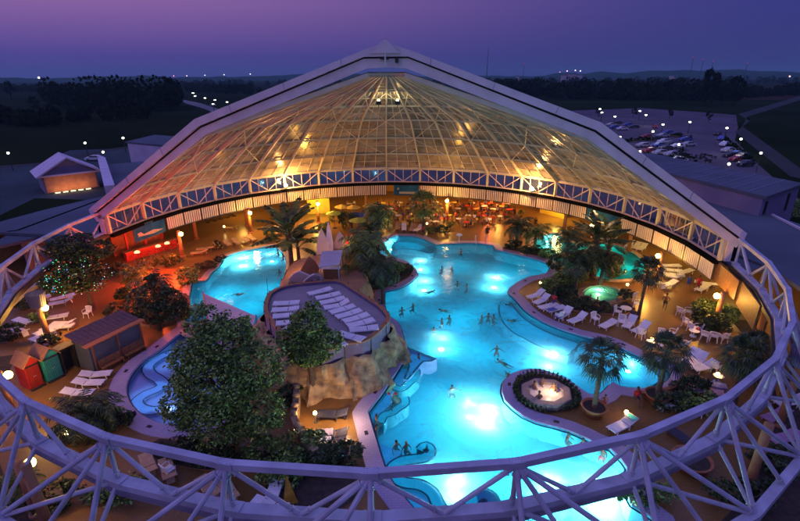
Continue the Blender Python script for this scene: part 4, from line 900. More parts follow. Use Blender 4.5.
RR = [((685, 363), (697, 348), .6, 'white', 'raised white lounger, rearmost of the pair left of the right fan palm'), ((692, 366), (705, 352), .6, 'white', 'raised white lounger, front one of the pair left of the right fan palm'), ((690, 369), (718, 361), .5, 'white', 'white lounger lying crosswise in front of the raised pair'),
 ((692.6, 380), (723, 386), .06, 'blue', 'lounger with blue striped cushion at the right'), ((688, 386.5), (722, 393), .06, 'pink', 'lounger with pinkish cushion, just before the blue striped one'), ((662, 404), (676, 398.5), .5, 'white', 'white lounger in the shade beside the potted palm'), ((668, 402), (684, 398), .06, 'white', 'low white lounger right of the shaded one'),
 ((608, 431), (635, 416.5), .35, 'white', 'single white lounger beside the glowing path light near the near right beam'), ((676, 432), (688, 440), .1, 'dark', 'dark lounger under the near right beam')]
for a, b, k_, m_, lb in RR: lounger(a, b, lb, 'loungers at the right of the pools', k_, 0, m_)
YL = [((603, 237.5), (611, 231), .6, 'upright lounger in yellow light left of the orange column'), ((608, 241), (616, 236), .1, 'flat lounger in yellow light left of the orange column'), ((626, 247), (633, 240), .5, 'yellow lit lounger, left of three behind the lagoon'), ((632, 248.5), (640, 242), .5, 'yellow lit lounger, middle of three behind the lagoon'), ((638, 250), (646, 243.5), .5, 'yellow lit lounger, right of three behind the lagoon'),
 ((664, 265), (676, 265), .06, 'yellow lit lounger behind the stacked group by the lamp column'), ((666, 269), (676, 270), .06, 'yellow lit lounger, second in the group by the lamp column'), ((659, 272), (676, 277), .06, 'yellow lit lounger, third in the group by the lamp column'), ((664, 273), (682, 275), .06, 'yellow lit lounger overlapping the third of the group by the lamp column'), ((654, 279), (664, 284), .5, 'yellow lit lounger nearest the standing man'), ((664, 285), (674, 281), .3, 'yellow lit lounger with raised back near the standing man'), ((681, 272), (689, 270), .1, 'yellow lit lounger behind the two standing bathers'), ((699, 289), (706, 285), .3, 'yellow lit lounger behind the hedge, farthest right'), ((701, 282), (709, 283), .1, 'yellow lit lounger below the end louvre')]
for a, b, k_, lb in YL: lounger(a, b, lb, 'loungers lit yellow at the right rear', k_)
LL = [((112.5, 372), (81, 373.5), .3, 'white lounger, rearmost of the three before the teal hut'), ((106, 381.6), (73.5, 380.5), .3, 'white lounger, middle of the three before the teal hut'), ((95.5, 391.5), (62.5, 390.5), .3, 'white lounger, front one of the three before the teal hut')]
for a, b, k_, lb in LL: lounger(a, b, lb, 'three white loungers before the huts', k_)
OL = [((49, 300), (73, 294)), ((49, 304), (71, 298)), ((27, 301), (46, 296)), ((52, 323), (72, 321)), ((48, 327), (70, 325)), ((41, 327), (55, 332)), ((34, 331), (52, 337)), ((30, 336), (48, 341)), ((14, 318), (30, 322)), ((12, 327), (27, 332)), ((45, 318), (62, 315))]
for i, (a, b) in enumerate(OL): lounger(a, b, 'orange lit lounger at the far left, %s from the rear in its group' % ords[i], 'orange lit loungers at the far left', (.06, .4)[i % 2])
SL = [((190, 253), (207, 250)), ((196, 249), (212, 247)), ((221, 248), (215, 242)), ((231, 246), (224, 240)), ((240, 244), (233, 238)), ((249, 242), (242, 236)), ((256, 240), (248, 235)), ((272, 234), (282, 231)), ((225, 227), (236, 226))]
for i, (a, b) in enumerate(SL): lounger(a, b, 'tan lounger on the open floor behind the side pool, %s from the left' % ords[i], 'tan loungers behind the side pool', (.4, .1)[i % 2], 0, 'tan')
CL = [((397, 230), (398, 222)), ((404, 231), (404, 223)), ((411, 230), (413, 225)), ((416, 230), (420, 226)), ((338, 238), (352, 236)), ((345, 241), (356, 240))]
for i, (a, b) in enumerate(CL): lounger(a, b, 'lounger at the rear edge of the main pool, %s from the left of its row' % ords[i] if i < 4 else ('lounger at the terrace kiosk, ' + ('behind' if i == 4 else 'before') + ' its twin'), 'loungers at the rear edge of the main pool', .6, 0, 'white' if i % 2 else 'tan')
NLg = [((320, 433), (340, 431.5), 'dark', 'dark lounger with pale towel, rear one by the wall lamp'), ((317, 441), (337, 440), 'dark', 'dark lounger with pale towel, front one by the wall lamp'), ((320, 413), (342, 412), 'dark', 'dark lounger in the shade under the rock face'), ((318, 453), (345, 452), 'dark', 'dark lounger nearest the beam below the rock face'),
  ((145, 455), (150, 468), 'tan', 'folding lounge seat behind the beam, left of the pair below the ficus'), ((165, 460), (169, 474), 'tan', 'folding lounge seat behind the beam, right of the pair below the ficus'), ((203, 480), (212, 490), 'tan', 'folding lounge seat under the beam, below the big ficus'), ((224, 482), (230, 492), 'tan', 'folding lounge seat right of the one below the ficus'), ((256, 500), (280, 507), 'white', 'pale sheet covered lounger left of the yellow board'), ((276, 484), (268, 503), 'white', 'upright white lounger leaning by the yellow board'), ((762, 420), (790, 408), 'pink', 'pink lounger seen through the truss at the right'), ((770, 440), (798, 432), 'pink', 'second pink lounger seen through the truss at the right'), ((780, 402), (798, 398), 'white', 'white lounger seen through the truss at the right edge')]
for a, b, m_, lb in NLg: lounger(a, b, lb, 'loungers beneath the near part of the ring', .35, 0, m_)
# towels
def towel(a, b, w, z, label, m, bk=0.):
    p = G(*a, z); q = G(*b, z); e = empty('towel', p, atan2((q-p).y, (q-p).x), label, 'towel'); Ln = (q-p).length
    mb = MB(); n_ = 8
    vs = [(Ln*i/n_, s*w/2, .03+.02*sin(i*1.9+s)) for i in range(n_+1) for s in (-1, 0, 1)]
    mb.add(vs, [(i*3+j, i*3+j+1, (i+1)*3+j+1, (i+1)*3+j) for i in range(n_) for j in (0, 1)])
    mb.build('cloth', m, e, True); mb = MB()
    for t in (.12, .88): mb.box((Ln*t, 0, .055), (.05, w*.96, .012))
    mb.build('stripe', canvas, e)
towel((321, 432.6), (333, 431.8), .6, .40, 'pinkish towel spread on the rear dark lounger by the wall lamp', mat('pale_towel', (.6, .5, .6), .9, .1, 5))
towel((318, 440.6), (331, 440), .6, .40, 'white towel spread on the front dark lounger by the wall lamp', white)
towel((547, 310.5), (556, 308.5), .55, .40, 'blue towel on the fourth peninsula lounger', bluep)
towel((556, 317.5), (563, 313), .66, .42, 'blue towel draped over the fifth peninsula lounger', bluep)
towel((628, 418.5), (634, 415.5), .7, .62, 'teal towel over the back of the single lounger by the path light', tealp)
# monobloc chairs
def make_chair():
    e = empty('plastic_chair')
    MB().box((0, 0, .43), (.46, .46, .035)).box((.23, 0, .41), (.03, .46, .07)).build('seat', white, e)
    b = MB()
    for i in range(7):
        a = radians(-54+18*i); b.beam((-.23+.10*(1-cos(a)), .24*sin(a)/sin(radians(54)), .44), (-.30+.10*(1-cos(a)), .27*sin(a)/sin(radians(54)), .86-.05*abs(sin(a))), .055, .02)
    pts = [(-.30+.10*(1-cos(radians(q))), .28*sin(radians(q))/sin(radians(54)), .87-.05*abs(sin(radians(q)))) for q in range(-54, 55, 18)]
    b.tube(pts, .03, 6); b.build('backrest', white, e)
    for x in (-1, 1):
        for y in (-1, 1): MB().beam((x*.24, y*.24, 0), (x*.19, y*.20, .43), .045, .045).build('leg', white, e)
    for y in (-1, 1): MB().tube([(-.24, y*.26, .66), (.1, y*.29, .65), (.22, y*.27, .6), (.2, y*.23, .43)], .025, 6).build('armrest', white, e)
    return e
CHP = []
def chair(px, py, rz, label, group='white plastic chairs', big=1.15):
    g = G(px, py)
    if not CHP: CHP.append(make_chair()); e = CHP[0]
    else: e = copy_tree(CHP[0])
    e.location = g; e.rotation_euler = (0, 0, rz); e.scale = (big,)*3; return tag(e, label, 'chair', group)
for x, y, rz, lb in ((594.5, 323, -1.2, 'white chair between the sixth and seventh peninsula loungers'), (621, 326, -2.0, 'white chair beside the eighth peninsula lounger'), (617, 316, -.8, 'round backed chair left of the pale round table'), (636, 308, 2.6, 'round backed chair right of the pale round table'), (632, 300, 2.0, 'round backed chair behind the pale round table'),
  (686, 327, .4, 'white chair, first from the left in the curved row before the hedge'), (691, 332, .3, 'white chair, second from the left in the curved row before the hedge'), (697, 333, 2.8, 'white chair, third from the left in the curved row before the hedge'), (704, 340, .8, 'white chair, fourth from the left in the curved row before the hedge'), (713, 341, 1.0, 'white chair, fifth from the left in the curved row before the hedge'), (722, 342, 1.6, 'white chair at the right end of the curved row before the hedge'),
  (680, 316, .5, 'white chair alone near the standing man'), (687, 316, 2.7, 'white chair facing the one near the standing man'), (559, 320, 2.0, 'white chair behind the fifth peninsula lounger'), (88.5, 317, -1.7, 'white chair alone behind the hut roof'), (683, 350, 2.1, 'white chair half hidden by the potted palm at the round inlet'), (671, 338, 2.5, 'white chair behind the crown of the inlet palm'), (661, 337, 1.0, 'white chair left of the inlet palm crown'), (640, 338, .6, 'white chair before the ninth peninsula lounger'), (700, 415, 2.0, 'white chair in the dark under the near right beam'), (714, 372, .5, 'white chair behind the crosswise lounger'), (170, 476, 1, 'white chair behind the beam at the lower left')):
    chair(x, y, rz, lb)
def table(px, py, rad, label, m, group, cloth=None, h=.73, nm='round_table'):
    g = G(px, py); e = empty(nm, g, 0, label, 'table', group)
    MB().lathe([(.001, h-.04), (rad, h-.04), (rad, h), (.001, h)], n=18).build('table_top', cloth or m, e)
    MB().lathe([(.28, 0), (.26, .04), (.05, .08), (.045, h-.04)], n=10).build('pedestal', m, e); return e
for x, y, r_, lb in ((625, 313, .5, 'pale round table amid the round backed chairs'), (717, 382, .35, 'small white table behind the blue striped lounger'), (693, 336, .4, 'small white table in the curved chair row'), (650, 347, .35, 'small white table under the inlet palm crown'), (660, 345, .3, 'tiny white stool beside the inlet palm crown')):
    table(x, y, r_, lb, white, 'white tables', h=.55)
g = G(698, 330, .5); e = empty('bag', (g.x, g.y, .45), 0, 'red bag left on the third chair of the curved row', 'bag'); MB().ball((0, 0, .14), .17, 10, .7).build('body', redc, e, True); MB().tube([(-.1, 0, .22), (0, 0, .38), (.1, 0, .22)], .012, 5).build('handle', dark, e)
# path lights
def pathlight(px, py, label, h=.75, pw=18):
    g = G(px, py, h); e = empty('path_light', (g.x, g.y, 0), 0, label, 'path light', 'glowing bollard lights')
    MB().tube([(0, 0, 0), (0, 0, h-.1)], .05, 8).build('post', steel2, e); MB().ball((0, 0, h), .13, 12).build('globe', emis('globe_glow', (1, .6, .16), 22), e, True)
    MB().lathe([(.001, 0), (.13, 0), (.13, .05), (.05, .07)], n=10).build('base', dark, e); point((g.x, g.y, h+.03), pw, (1, .62, .28), .15)
for x, y, lb, pw in ((95, 357.5, 'glowing path light right of the teal hut', 30), (315, 413, 'glowing wall light under the rock face', 70), (626.5, 412, 'glowing path light above the single white lounger', 60), (652, 339, 'glowing path light beside the ninth peninsula lounger', 45), (627.5, 284.5, 'glowing path light left of the slim palm', 35), (540.5, 282.5, 'glowing path light at the tip of the planting bed', 35), (67, 433, 'glowing path light at the lower left above the beam', 30), (224, 226.5, 'glowing path light below the blue stacked loungers', 20), (427, 223.5, 'glowing path light beside the small fan palm', 20), (296, 430, 'glowing wall light beside the big ficus', 40), (760, 352, 'flickering light on the right edge below the drum', 90), (718, 374, 'glowing path light on the small table side', 25)):
    pathlight(x, y, lb, pw=pw)
# huts
def hut(px0, px1, hgt, dep, c, label, cat='hut'):
    a = G(*px0); b = G(*px1); d = (b-a); w = d.length; e = empty('changing_hut', a, atan2(d.y, d.x), label, cat, 'small painted huts')
    m = MB(); m.box((w/2, dep/2+.03, hgt/2), (w, dep, hgt)); m.slab([(0, -.0, hgt), (w, 0, hgt), (w/2, 0, hgt+.6)], .06); m.build('walls', c, e)
    r_ = MB(); r_.slab([(-.12, -.25, hgt-.08), (w/2, -.25, hgt+.66), (w/2, dep+.2, hgt+.66), (-.12, dep+.2, hgt-.08)], .07); r_.slab([(w+.12, -.25, hgt-.08), (w/2, -.25, hgt+.70), (w/2, dep+.2, hgt+.70), (w+.12, dep+.2, hgt-.08)], .07); r_.build('roof', orangep, e)
    for s in (0, 1):
        do = MB().box((w*(.27+.46*s), -.04, hgt*.48), (w*.42, .05, hgt*.82)).build('door', c, e)
        p = MB()
        for q in range(5): p.box((w*(.27+.46*s)+(q-2)*w*.085, -.075, hgt*.48), (.02, .02, hgt*.78))
        p.build('boards', dark, do); MB().ball((w*(.44+.12*s), -.09, hgt*.5), .04, 8).build('handle', steel, do)
    MB().box((w/2, -.08, hgt*.93), (w*.9, .07, .12)).build('lintel', dark, e); MB().box((w/2, -.1, .06), (w, .25, .12)).build('sill', dark, e)
    return e
hut((31, 391), (45, 384), 2.0, 1.3, redp, 'red painted hut with a gabled top at the far left')
hut((48.5, 383), (64, 375), 2.0, 1.3, tealp, 'teal painted hut with a gabled top, right of the red one')
a = G(66, 374); b = G(80, 367); e = empty('storage_hatch', a, atan2((b-a).y, (b-a).x), 'open dark storage hut right of the teal hut', 'hut')
w = (b-a).length; MB().box((w/2, .7, 1.0), (w, .06, 2.0)).box((.05, .35, 1.0), (.08, .7, 2)).box((w-.05, .35, 1.0), (.08, .7, 2)).build('walls', dark, e); MB().box((w/2, .35, 2.05), (w+.2, .9, .08)).build('roof', wood, e)
# bar hut with sloping red roof
a = G(95, 372); b = G(143, 346); d = b-a; w = d.length
e = empty('bar_hut', a, atan2(d.y, d.x), 'long hut with sloping red boarded roof beside the paddling pool', 'hut')
MB().box((w/2, 1.0, 1.1), (w, 2.0, 2.2)).build('walls', mat('blue_grey_wall', (.10, .13, .18), .7, .2, 1), e)
r_ = MB()
for i in range(12): 
    x0 = -.3+(w+.6)*i/12; x1 = x0+(w+.6)/12-.03; r_.slab([(x0, .1, 2.42), (x1, .1, 2.42), (x1, 2.2, 2.75), (x0, 2.2, 2.75)], .06)
r_.build('roof', mat('red_brown_roof', (.16, .075, .06), .6, .3, 4), e)
MB().box((w/2, -.15, 2.35), (w+.7, .5, .12)).build('eave', mat('orange_eave', (.6, .2, .06), .6, .1, 2), e)
for x in (.1, w*.5, w-.1): MB().beam((x, -.3, 0), (x, -.3, 2.3), .12, .12).build('post', wood, e)
point(e.location+Vector((2.2, -.2, 3.8)), 60, (1, .3, .1), .2); 
for i, t in enumerate((.25, .72)):
    p = a.lerp(b, t)+Vector((d.y, -d.x, 0)).normalized()*.7
    q = empty('bench', p, atan2(d.y, d.x), 'wooden bench with rounded back holes, %s of the two before the bar hut' % ('left' if i == 0 else 'right'), 'bench', 'wooden benches before the bar hut')
    MB().box((0, 0, .42), (1.7, .42, .05)).build('seat', wood, q); MB().box((0, .2, .75), (1.7, .05, .5)).build('backrest', wood, q)
    for x in (-.75, .75): MB().box((x, 0, .2), (.08, .4, .4)).build('leg', wood, q)
# red bar counter and stools under the banner
a = G(128, 262); b = G(178, 247); d = b-a; w = d.length
e = empty('bar_counter', a, atan2(d.y, d.x), 'long bar counter glowing red below the left banner', 'bar')
MB().box((w/2, .4, .55), (w, .6, 1.1)).build('front', redp, e); MB().box((w/2, .4, 1.13), (w+.2, .8, .07)).build('counter_top', orangep, e); MB().box((w/2, 3.2, 1.4), (w, .2, 2.8)).build('back_wall', mat('bar_back_wall', (.4, .12, .06), .7, .3, 2), e)
for i in range(3): MB().beam((w*(.15+.35*i), 1.5, 0), (w*(.15+.35*i), 1.5, 3.4), .2, .2).build('post', redp, e)
for k_, (x, y) in enumerate(((137, 252), (158, 246), (167, 243))):
    g = G(x, y, 1.6); q = empty('table_lamp', (g.x, g.y, 1.17), 0, 'white domed lamp on the red bar, %s from the left' % ords[k_], 'lamp', 'domed lamps on the bar'); MB().tube([(0, 0, 0), (0, 0, .4)], .03, 6).build('stem', dark, q); MB().lathe([(.32, .35), (.28, .5), (.1, .6), (.001, .62)], n=14).build('shade', emis('lamp_shade_cream', (1, .55, .25), 2.2), q)
    point((g.x, g.y-.8, 1.9), 90, (1, .25, .08), .2)
for (x, y, z, pw) in ((140, 262, 2.6, 1100), (165, 262, 2.4, 1100), (150, 292, 3.2, 420), (130, 290, 3.0, 260), (178, 275, 3.0, 260), (150, 270, 3.6, 600), (148, 256, 1.9, 420), (172, 252, 1.9, 420), (135, 275, 1.2, 160), (160, 282, 1.2, 160)): point(tuple(G(x, y, z)), pw, (1, .10, .02), .25, 'red_fill_light')  # unseen red fills added round the bar, no lamps stand here
for k_ in range(7):
    t = (k_+.5)/7; p = a.lerp(b, t)+Vector((d.y, -d.x, 0)).normalized()*.8; q = empty('bar_stool', p, 0, 'bar stool, %s from the left along the red bar' % ords[k_], 'stool', 'stools along the red bar')
    MB().lathe([(.001, .78), (.19, .78), (.19, .72), (.001, .72)], n=12).build('seat', redc, q); MB().tube([(0, 0, 0), (0, 0, .72)], .03, 6).build('stem', steel2, q); MB().lathe([(.001, .03), (.2, 0)], n=12).build('base', steel2, q)
# blue stacked loungers (folded, leaning) at the left rear
for i in range(5):
    g = G(208+i*6.6, 222.5-i*1.6); e = empty('folded_parasol', g, .3, 'folded dark blue parasol at the left rear, %s from the left' % ords[i], 'parasol', 'folded dark blue parasols at the left rear')
    MB().tube([(0, 0, 0), (0, 0, 2.3)], .035, 6).build('pole', steel2, e); MB().lathe([(.03, 2.3), (.2, 1.8), (.42, .7), (.3, .6)], n=10).build('canopy', bluep, e, True); MB().lathe([(.3, 0), (.3, .1), (.04, .14)], n=10).build('base', dark, e)
# parasols at the restaurant
def parasol(px, py, rad, m, label, h=2.2):
    g = G(px, py, h); e = empty('parasol', (g.x, g.y, 0), 0, label, 'parasol', 'parasols at the restaurant'); 
    MB().lathe([(.001, h+.45), (rad*.5, h+.25), (rad, h)], n=8).build('canopy', m, e); MB().tube([(0, 0, 0), (0, 0, h+.4)], .035, 6).build('pole', steel2, e); MB().lathe([(.3, 0), (.3, .1), (.04, .14)], n=10).build('base', dark, e)
for x, y, r_, m, lb in ((342, 207, 1.2, yellowc, 'yellow parasol, left one in the rear row'), (353, 207.5, 1.2, yellowc, 'yellow parasol, middle one in the rear row'), (370, 206, 1.2, yellowc, 'yellow parasol, right one in the rear row'), (334, 213.5, 1.2, mat('lime_cloth', (.45, .6, .05)), 'lime green parasol behind the thin slab'), (356, 215, 1.4, bluep, 'dark blue parasol left of the slender palm'), (389, 213, 1.3, yellowc, 'yellow parasol right of the slender palm'), (358, 220.5, 1.3, mat('lime_cloth', (.45, .6, .05)), 'pale green parasol before the blue one')):
    parasol(x, y, r_, m, lb)
# wicker chairs + tables of the restaurant
def make_wchair():
    e = empty('wicker_chair'); MB().box((0, 0, .44), (.44, .44, .05)).build('seat', chairw, e); MB().box((-.2, 0, .7), (.04, .44, .5)).build('backrest', chairw, e)
    for x in (-1, 1):
        for y in (-1, 1): MB().beam((x*.19, y*.19, 0), (x*.19, y*.19, .43), .04, .04).build('leg', chairw, e)
    return e
wch = []; r = random.Random(12); tn = 0; TB = []
for row, (y, xs) in enumerate(((226, (404, 436, 466)), (219, (398, 416, 432, 449, 468, 484, 500)), (212, (374, 391, 408, 425, 441, 458, 476, 493, 509)), (206, (350, 383, 400, 418, 436, 454, 472, 490, 508)), (222.5, (411, 427, 443, 459, 475, 490)), (209, (376, 394, 412, 430, 448, 466, 484, 502)))):
    for i, x in enumerate(xs):
        yy = y+abs(x-430)*.02; table(x, yy, .5, 'cafe table in the restaurant, number %d from the left in the %s row' % (i+1, ('front', 'second', 'third', 'rear', 'crowded middle', 'crowded far')[row]), dark, 'cafe tables in the restaurant', cloth=(yellowc, white, redc, white)[(i+row) % 4], nm='cafe_table'); TB.append((x, yy, row, i))
        g = G(x, yy)
        for q in range(4 if row < 3 else 2 if row == 3 else 3):
            a = q*pi/2+.5+i; e = make_wchair() if not wch else copy_tree(wch[0])
            if not wch: wch.append(e)
            e.location = (g.x+cos(a)*.85, g.y+sin(a)*.85, 0); e.rotation_euler = (0, 0, a+pi); tag(e, 'wicker chair %s table number %d from the left, %s restaurant row' % (('right of', 'behind', 'left of', 'before')[q], i+1, ('front', 'second', 'third', 'rear', 'crowded middle', 'crowded far')[row]), 'chair', 'wicker chairs of the restaurant')
# rail / ladder
for x, lb in ((475.5, 'left curved steel grab rail at the rear pool steps'), (486, 'right curved steel grab rail at the rear pool steps')):
    g = G(x, 243, 0); e = empty('grab_rail', g, 0, lb, 'grab rail', 'steel grab rails at the rear pool steps'); MB().tube([(0, .5, 0), (0, .5, .9), (0, .2, 1.05), (0, -.3, .9), (0, -.6, -.4)], .035, 8).build('tube', white, e, True)
    MB().lathe([(.09, 0), (.09, .03), (.03, .04)], (0, .5, .05), 10).build('flange', steel2, e)
g = G(460, 246); e = empty('water_mushroom', (g.x, g.y+1.2, 0), 0, 'small white mushroom shaped water spout at the rear pool edge', 'fountain'); MB().tube([(0, 0, 0), (0, 0, 1.1)], .05, 8).build('stem', white, e); MB().lathe([(.001, 1.35), (.3, 1.28), (.42, 1.1), (.05, 1.12)], n=14).build('cap', white, e, True)
g = G(268, 294); e = empty('hand_rail', g, 0, 'thin dark handrail at the corner of the side pool', 'handrail'); MB().tube([(0, 0, 0), (-.2, .8, 1.5)], .03, 6).build('tube', dark, e); MB().lathe([(.08, 0), (.08, .03)], n=8).build('flange', dark, e)
g = G(283, 507); e = empty('sign_board', g, .3, 'tall yellow triangular board standing by the lounger under the near beam', 'board'); MB().slab([(0, 0, 0), (.8, 0, 0), (.35, 0, 2.0)], .04).build('front_panel', mat('amber_paint', (.6, .32, .04)), e); MB().slab([(0, .35, 0), (.8, .35, 0), (.35, 0, 2.0)], .04).build('rear_panel', dark, e)
# a low curved wall by the wall lamp
w_s = smooth_poly(pxs([(298, 400), (297, 415), (295, 428), (299, 440), (307, 452), (317, 465)]), .4, False)
mb = MB(); n = len(w_s)
for i in range(n-1): a_, b_ = w_s[i], w_s[i+1]; mb.beam((a_.x, a_.y, .55), (b_.x, b_.y, .55), .4, 1.1+.004*(i % 2))
e = empty('garden_wall', (0, 0, 0), 0, 'low curved rock wall beside the big ficus', 'wall'); mb.build('wall', rockm, e); mb = MB()
for i in range(0, n-1, 2): mb.ball((w_s[i].x, w_s[i].y, 1.12), .26, 8, .6)
mb.build('cap_stones', rockm, e, True)
point(tuple(G(304, 413, 1.0)), 60, (1, .5, .15), .1); point(tuple(G(345, 412, 1.2)), 260, (1, .62, .35), .2)  # second light is an unseen warm fill added for the rock face

# ================================================================== people
def skin_mesh(name, J, E, m, parent=None, lev=1, extra=None):
    me = bpy.data.meshes.new(name); names = list(J); me.from_pydata([J[k][:3] for k in names], [(names.index(a), names.index(b)) for a, b in E], [])
    o = bpy.data.objects.new(name+'_base', me); col.objects.link(o); md = o.modifiers.new('s', 'SKIN'); md.use_smooth_shade = True
    if not me.skin_vertices: 
        bpy.context.view_layer.objects.active = o
        me.skin_vertices if me.skin_vertices else None
    sl = me.skin_vertices[0].data
    for i, k in enumerate(names):
        rr = J[k][3] if len(J[k]) > 3 else .06; sl[i].radius = (rr, rr)
    sl[0].use_root = True
    sb = o.modifiers.new('b', 'SUBSURF'); sb.levels = lev; sb.render_levels = lev
    dg = bpy.context.evaluated_depsgraph_get(); dg.update(); nm = bpy.data.meshes.new_from_object(o.evaluated_get(dg)); bpy.data.objects.remove(o)
    nm.materials.clear(); nm.materials.append(m); nm.name = name
    o2 = bpy.data.objects.new(name, nm); col.objects.link(o2); par(o2, parent); return o2
def figure(pose, sk=skin, suit=dark, hair=hair_m, h=1.0, shirt=None):
    """pose: dict of joints; facing +Y; origin on the ground below the pelvis"""
    P = {'pel': (0, 0, .95, .125), 'wai': (0, 0, 1.10, .115), 'che': (0, .01, 1.30, .135), 'nk': (0, .01, 1.47, .06), 'h1': (0, .03, 1.56, .075), 'h2': (0, .03, 1.66, .085), 'h3': (0, .02, 1.73, .055),
         'shL': (-.17, 0, 1.40, .06), 'elL': (-.24, 0, 1.12, .042), 'wrL': (-.25, .06, .88, .03), 'hnL': (-.25, .08, .80, .034), 'shR': (.17, 0, 1.40, .06), 'elR': (.24, 0, 1.12, .042), 'wrR': (.25, .06, .88, .03), 'hnR': (.25, .08, .80, .034),
         'hiL': (-.10, 0, .90, .095), 'knL': (-.11, .02, .50, .06), 'anL': (-.11, 0, .09, .038), 'toL': (-.12, .15, .04, .035), 'hiR': (.10, 0, .90, .095), 'knR': (.11, .02, .50, .06), 'anR': (.11, 0, .09, .038), 'toR': (.12, .15, .04, .035)}
    for k_, v in pose.items(): P[k_] = (*v, P[k_][3])
    E = [('pel', 'wai'), ('wai', 'che'), ('che', 'nk'), ('nk', 'h1'), ('h1', 'h2'), ('h2', 'h3')]
    for s in 'LR': E += [('che', 'sh'+s), ('sh'+s, 'el'+s), ('el'+s, 'wr'+s), ('wr'+s, 'hn'+s), ('pel', 'hi'+s), ('hi'+s, 'kn'+s), ('kn'+s, 'an'+s), ('an'+s, 'to'+s)]
    e = empty('person'); b = skin_mesh('body', P, E, sk, e)
    # fingers, thumb, nose and ears joined into the body mesh
    V = lambda k_: Vector(P[k_][:3]); mb = MB()
    for s in 'LR':
        w_, h_ = V('wr'+s), V('hn'+s); d = (h_-w_).normalized(); a = d.cross(Vector((0, 1, .3))).normalized()
        for q in range(4): b0 = h_+a*(q-1.5)*.019; mb.tube([b0, b0+d*.045, b0+d*(.075-.008*abs(q-1.2))+a.cross(d)*.02], [.010, .009, .006], 5)
        sd = 1 if s == 'L' else -1; mb.tube([w_+d*.03+a*.025*sd, w_+d*.06+a*.055*sd, w_+d*.09+a*.06*sd], [.012, .010, .007], 5)
    hc = V('h2'); up = (V('h3')-V('h1')).normalized(); fw = Vector((0, 1, 0)); fw = (fw-up*fw.dot(up)); fw = fw.normalized() if fw.length > .2 else Vector((0, 0, 1)); rt = fw.cross(up)
    mb.tube([hc+fw*.07-up*.03, hc+fw*.105-up*.045], [.012, .016], 5)
    for s in (-1, 1): mb.tube([hc+rt*s*.075-up*.02, hc+rt*s*.098-up*.015], [.02, .022], 6)
    bm = bmesh.new(); bm.from_mesh(b.data); t = bpy.data.meshes.new('t'); t.from_pydata(mb.v, [], mb.f); bm.from_mesh(t); bm.to_mesh(b.data); bm.free(); b.data.polygons.foreach_set('use_smooth', [True]*len(b.data.polygons))
    hm = MB(); n_ = 12
    M = Matrix((rt, fw, up)).transposed()
    vs = []
    for i in range(6):
        ph = (i/5)*1.9
        for k_ in range(n_):
            th = 2*pi*k_/n_; rr = .103; q = Vector((cos(th)*sin(ph)*rr*.93, sin(th)*sin(ph)*rr, cos(ph)*rr*1.08+.015))
            if sin(th) > .3 and ph > 1.0: q *= .80
            vs.append(hc+M @ q)
    hm.add(vs, [(i*n_+k_, i*n_+(k_+1) % n_, (i+1)*n_+(k_+1) % n_, (i+1)*n_+k_) for i in range(5) for k_ in range(n_)]); hm.build('hair', hair, e, True)
    for s in (-1, 1): MB().ball(hc+rt*s*.032+fw*.083-up*.002, .011, 6).build('eye', black, e)
    MB().tube([hc+rt*-.022+fw*.083-up*.068, hc+fw*.09-up*.07, hc+rt*.022+fw*.083-up*.068], .005, 5).build('mouth', redp, e)
    sm = MB(); sm.tube([V('wai')*.5+V('pel')*.5, V('pel'), V('pel')*.7+(V('hiL')+V('hiR'))*.15], [.142, .165, .15], 12)
    for s in 'LR': sm.tube([V('hi'+s)*.85+V('pel')*.15, V('hi'+s)*.55+V('kn'+s)*.45], [.118, .098], 10)
    sm.build('swim_shorts', suit, e, True)
    if shirt:
        s2 = MB(); s2.tube([V('pel'), V('wai'), V('che'), V('che')*.4+V('nk')*.6], [.16, .155, .19, .10], 12)
        for s in 'LR': s2.tube([V('che')*.4+V('sh'+s)*.6, V('sh'+s), V('sh'+s)*.4+V('el'+s)*.6], [.09, .09, .07], 8)
        s2.build('top', shirt, e, True)
    return e
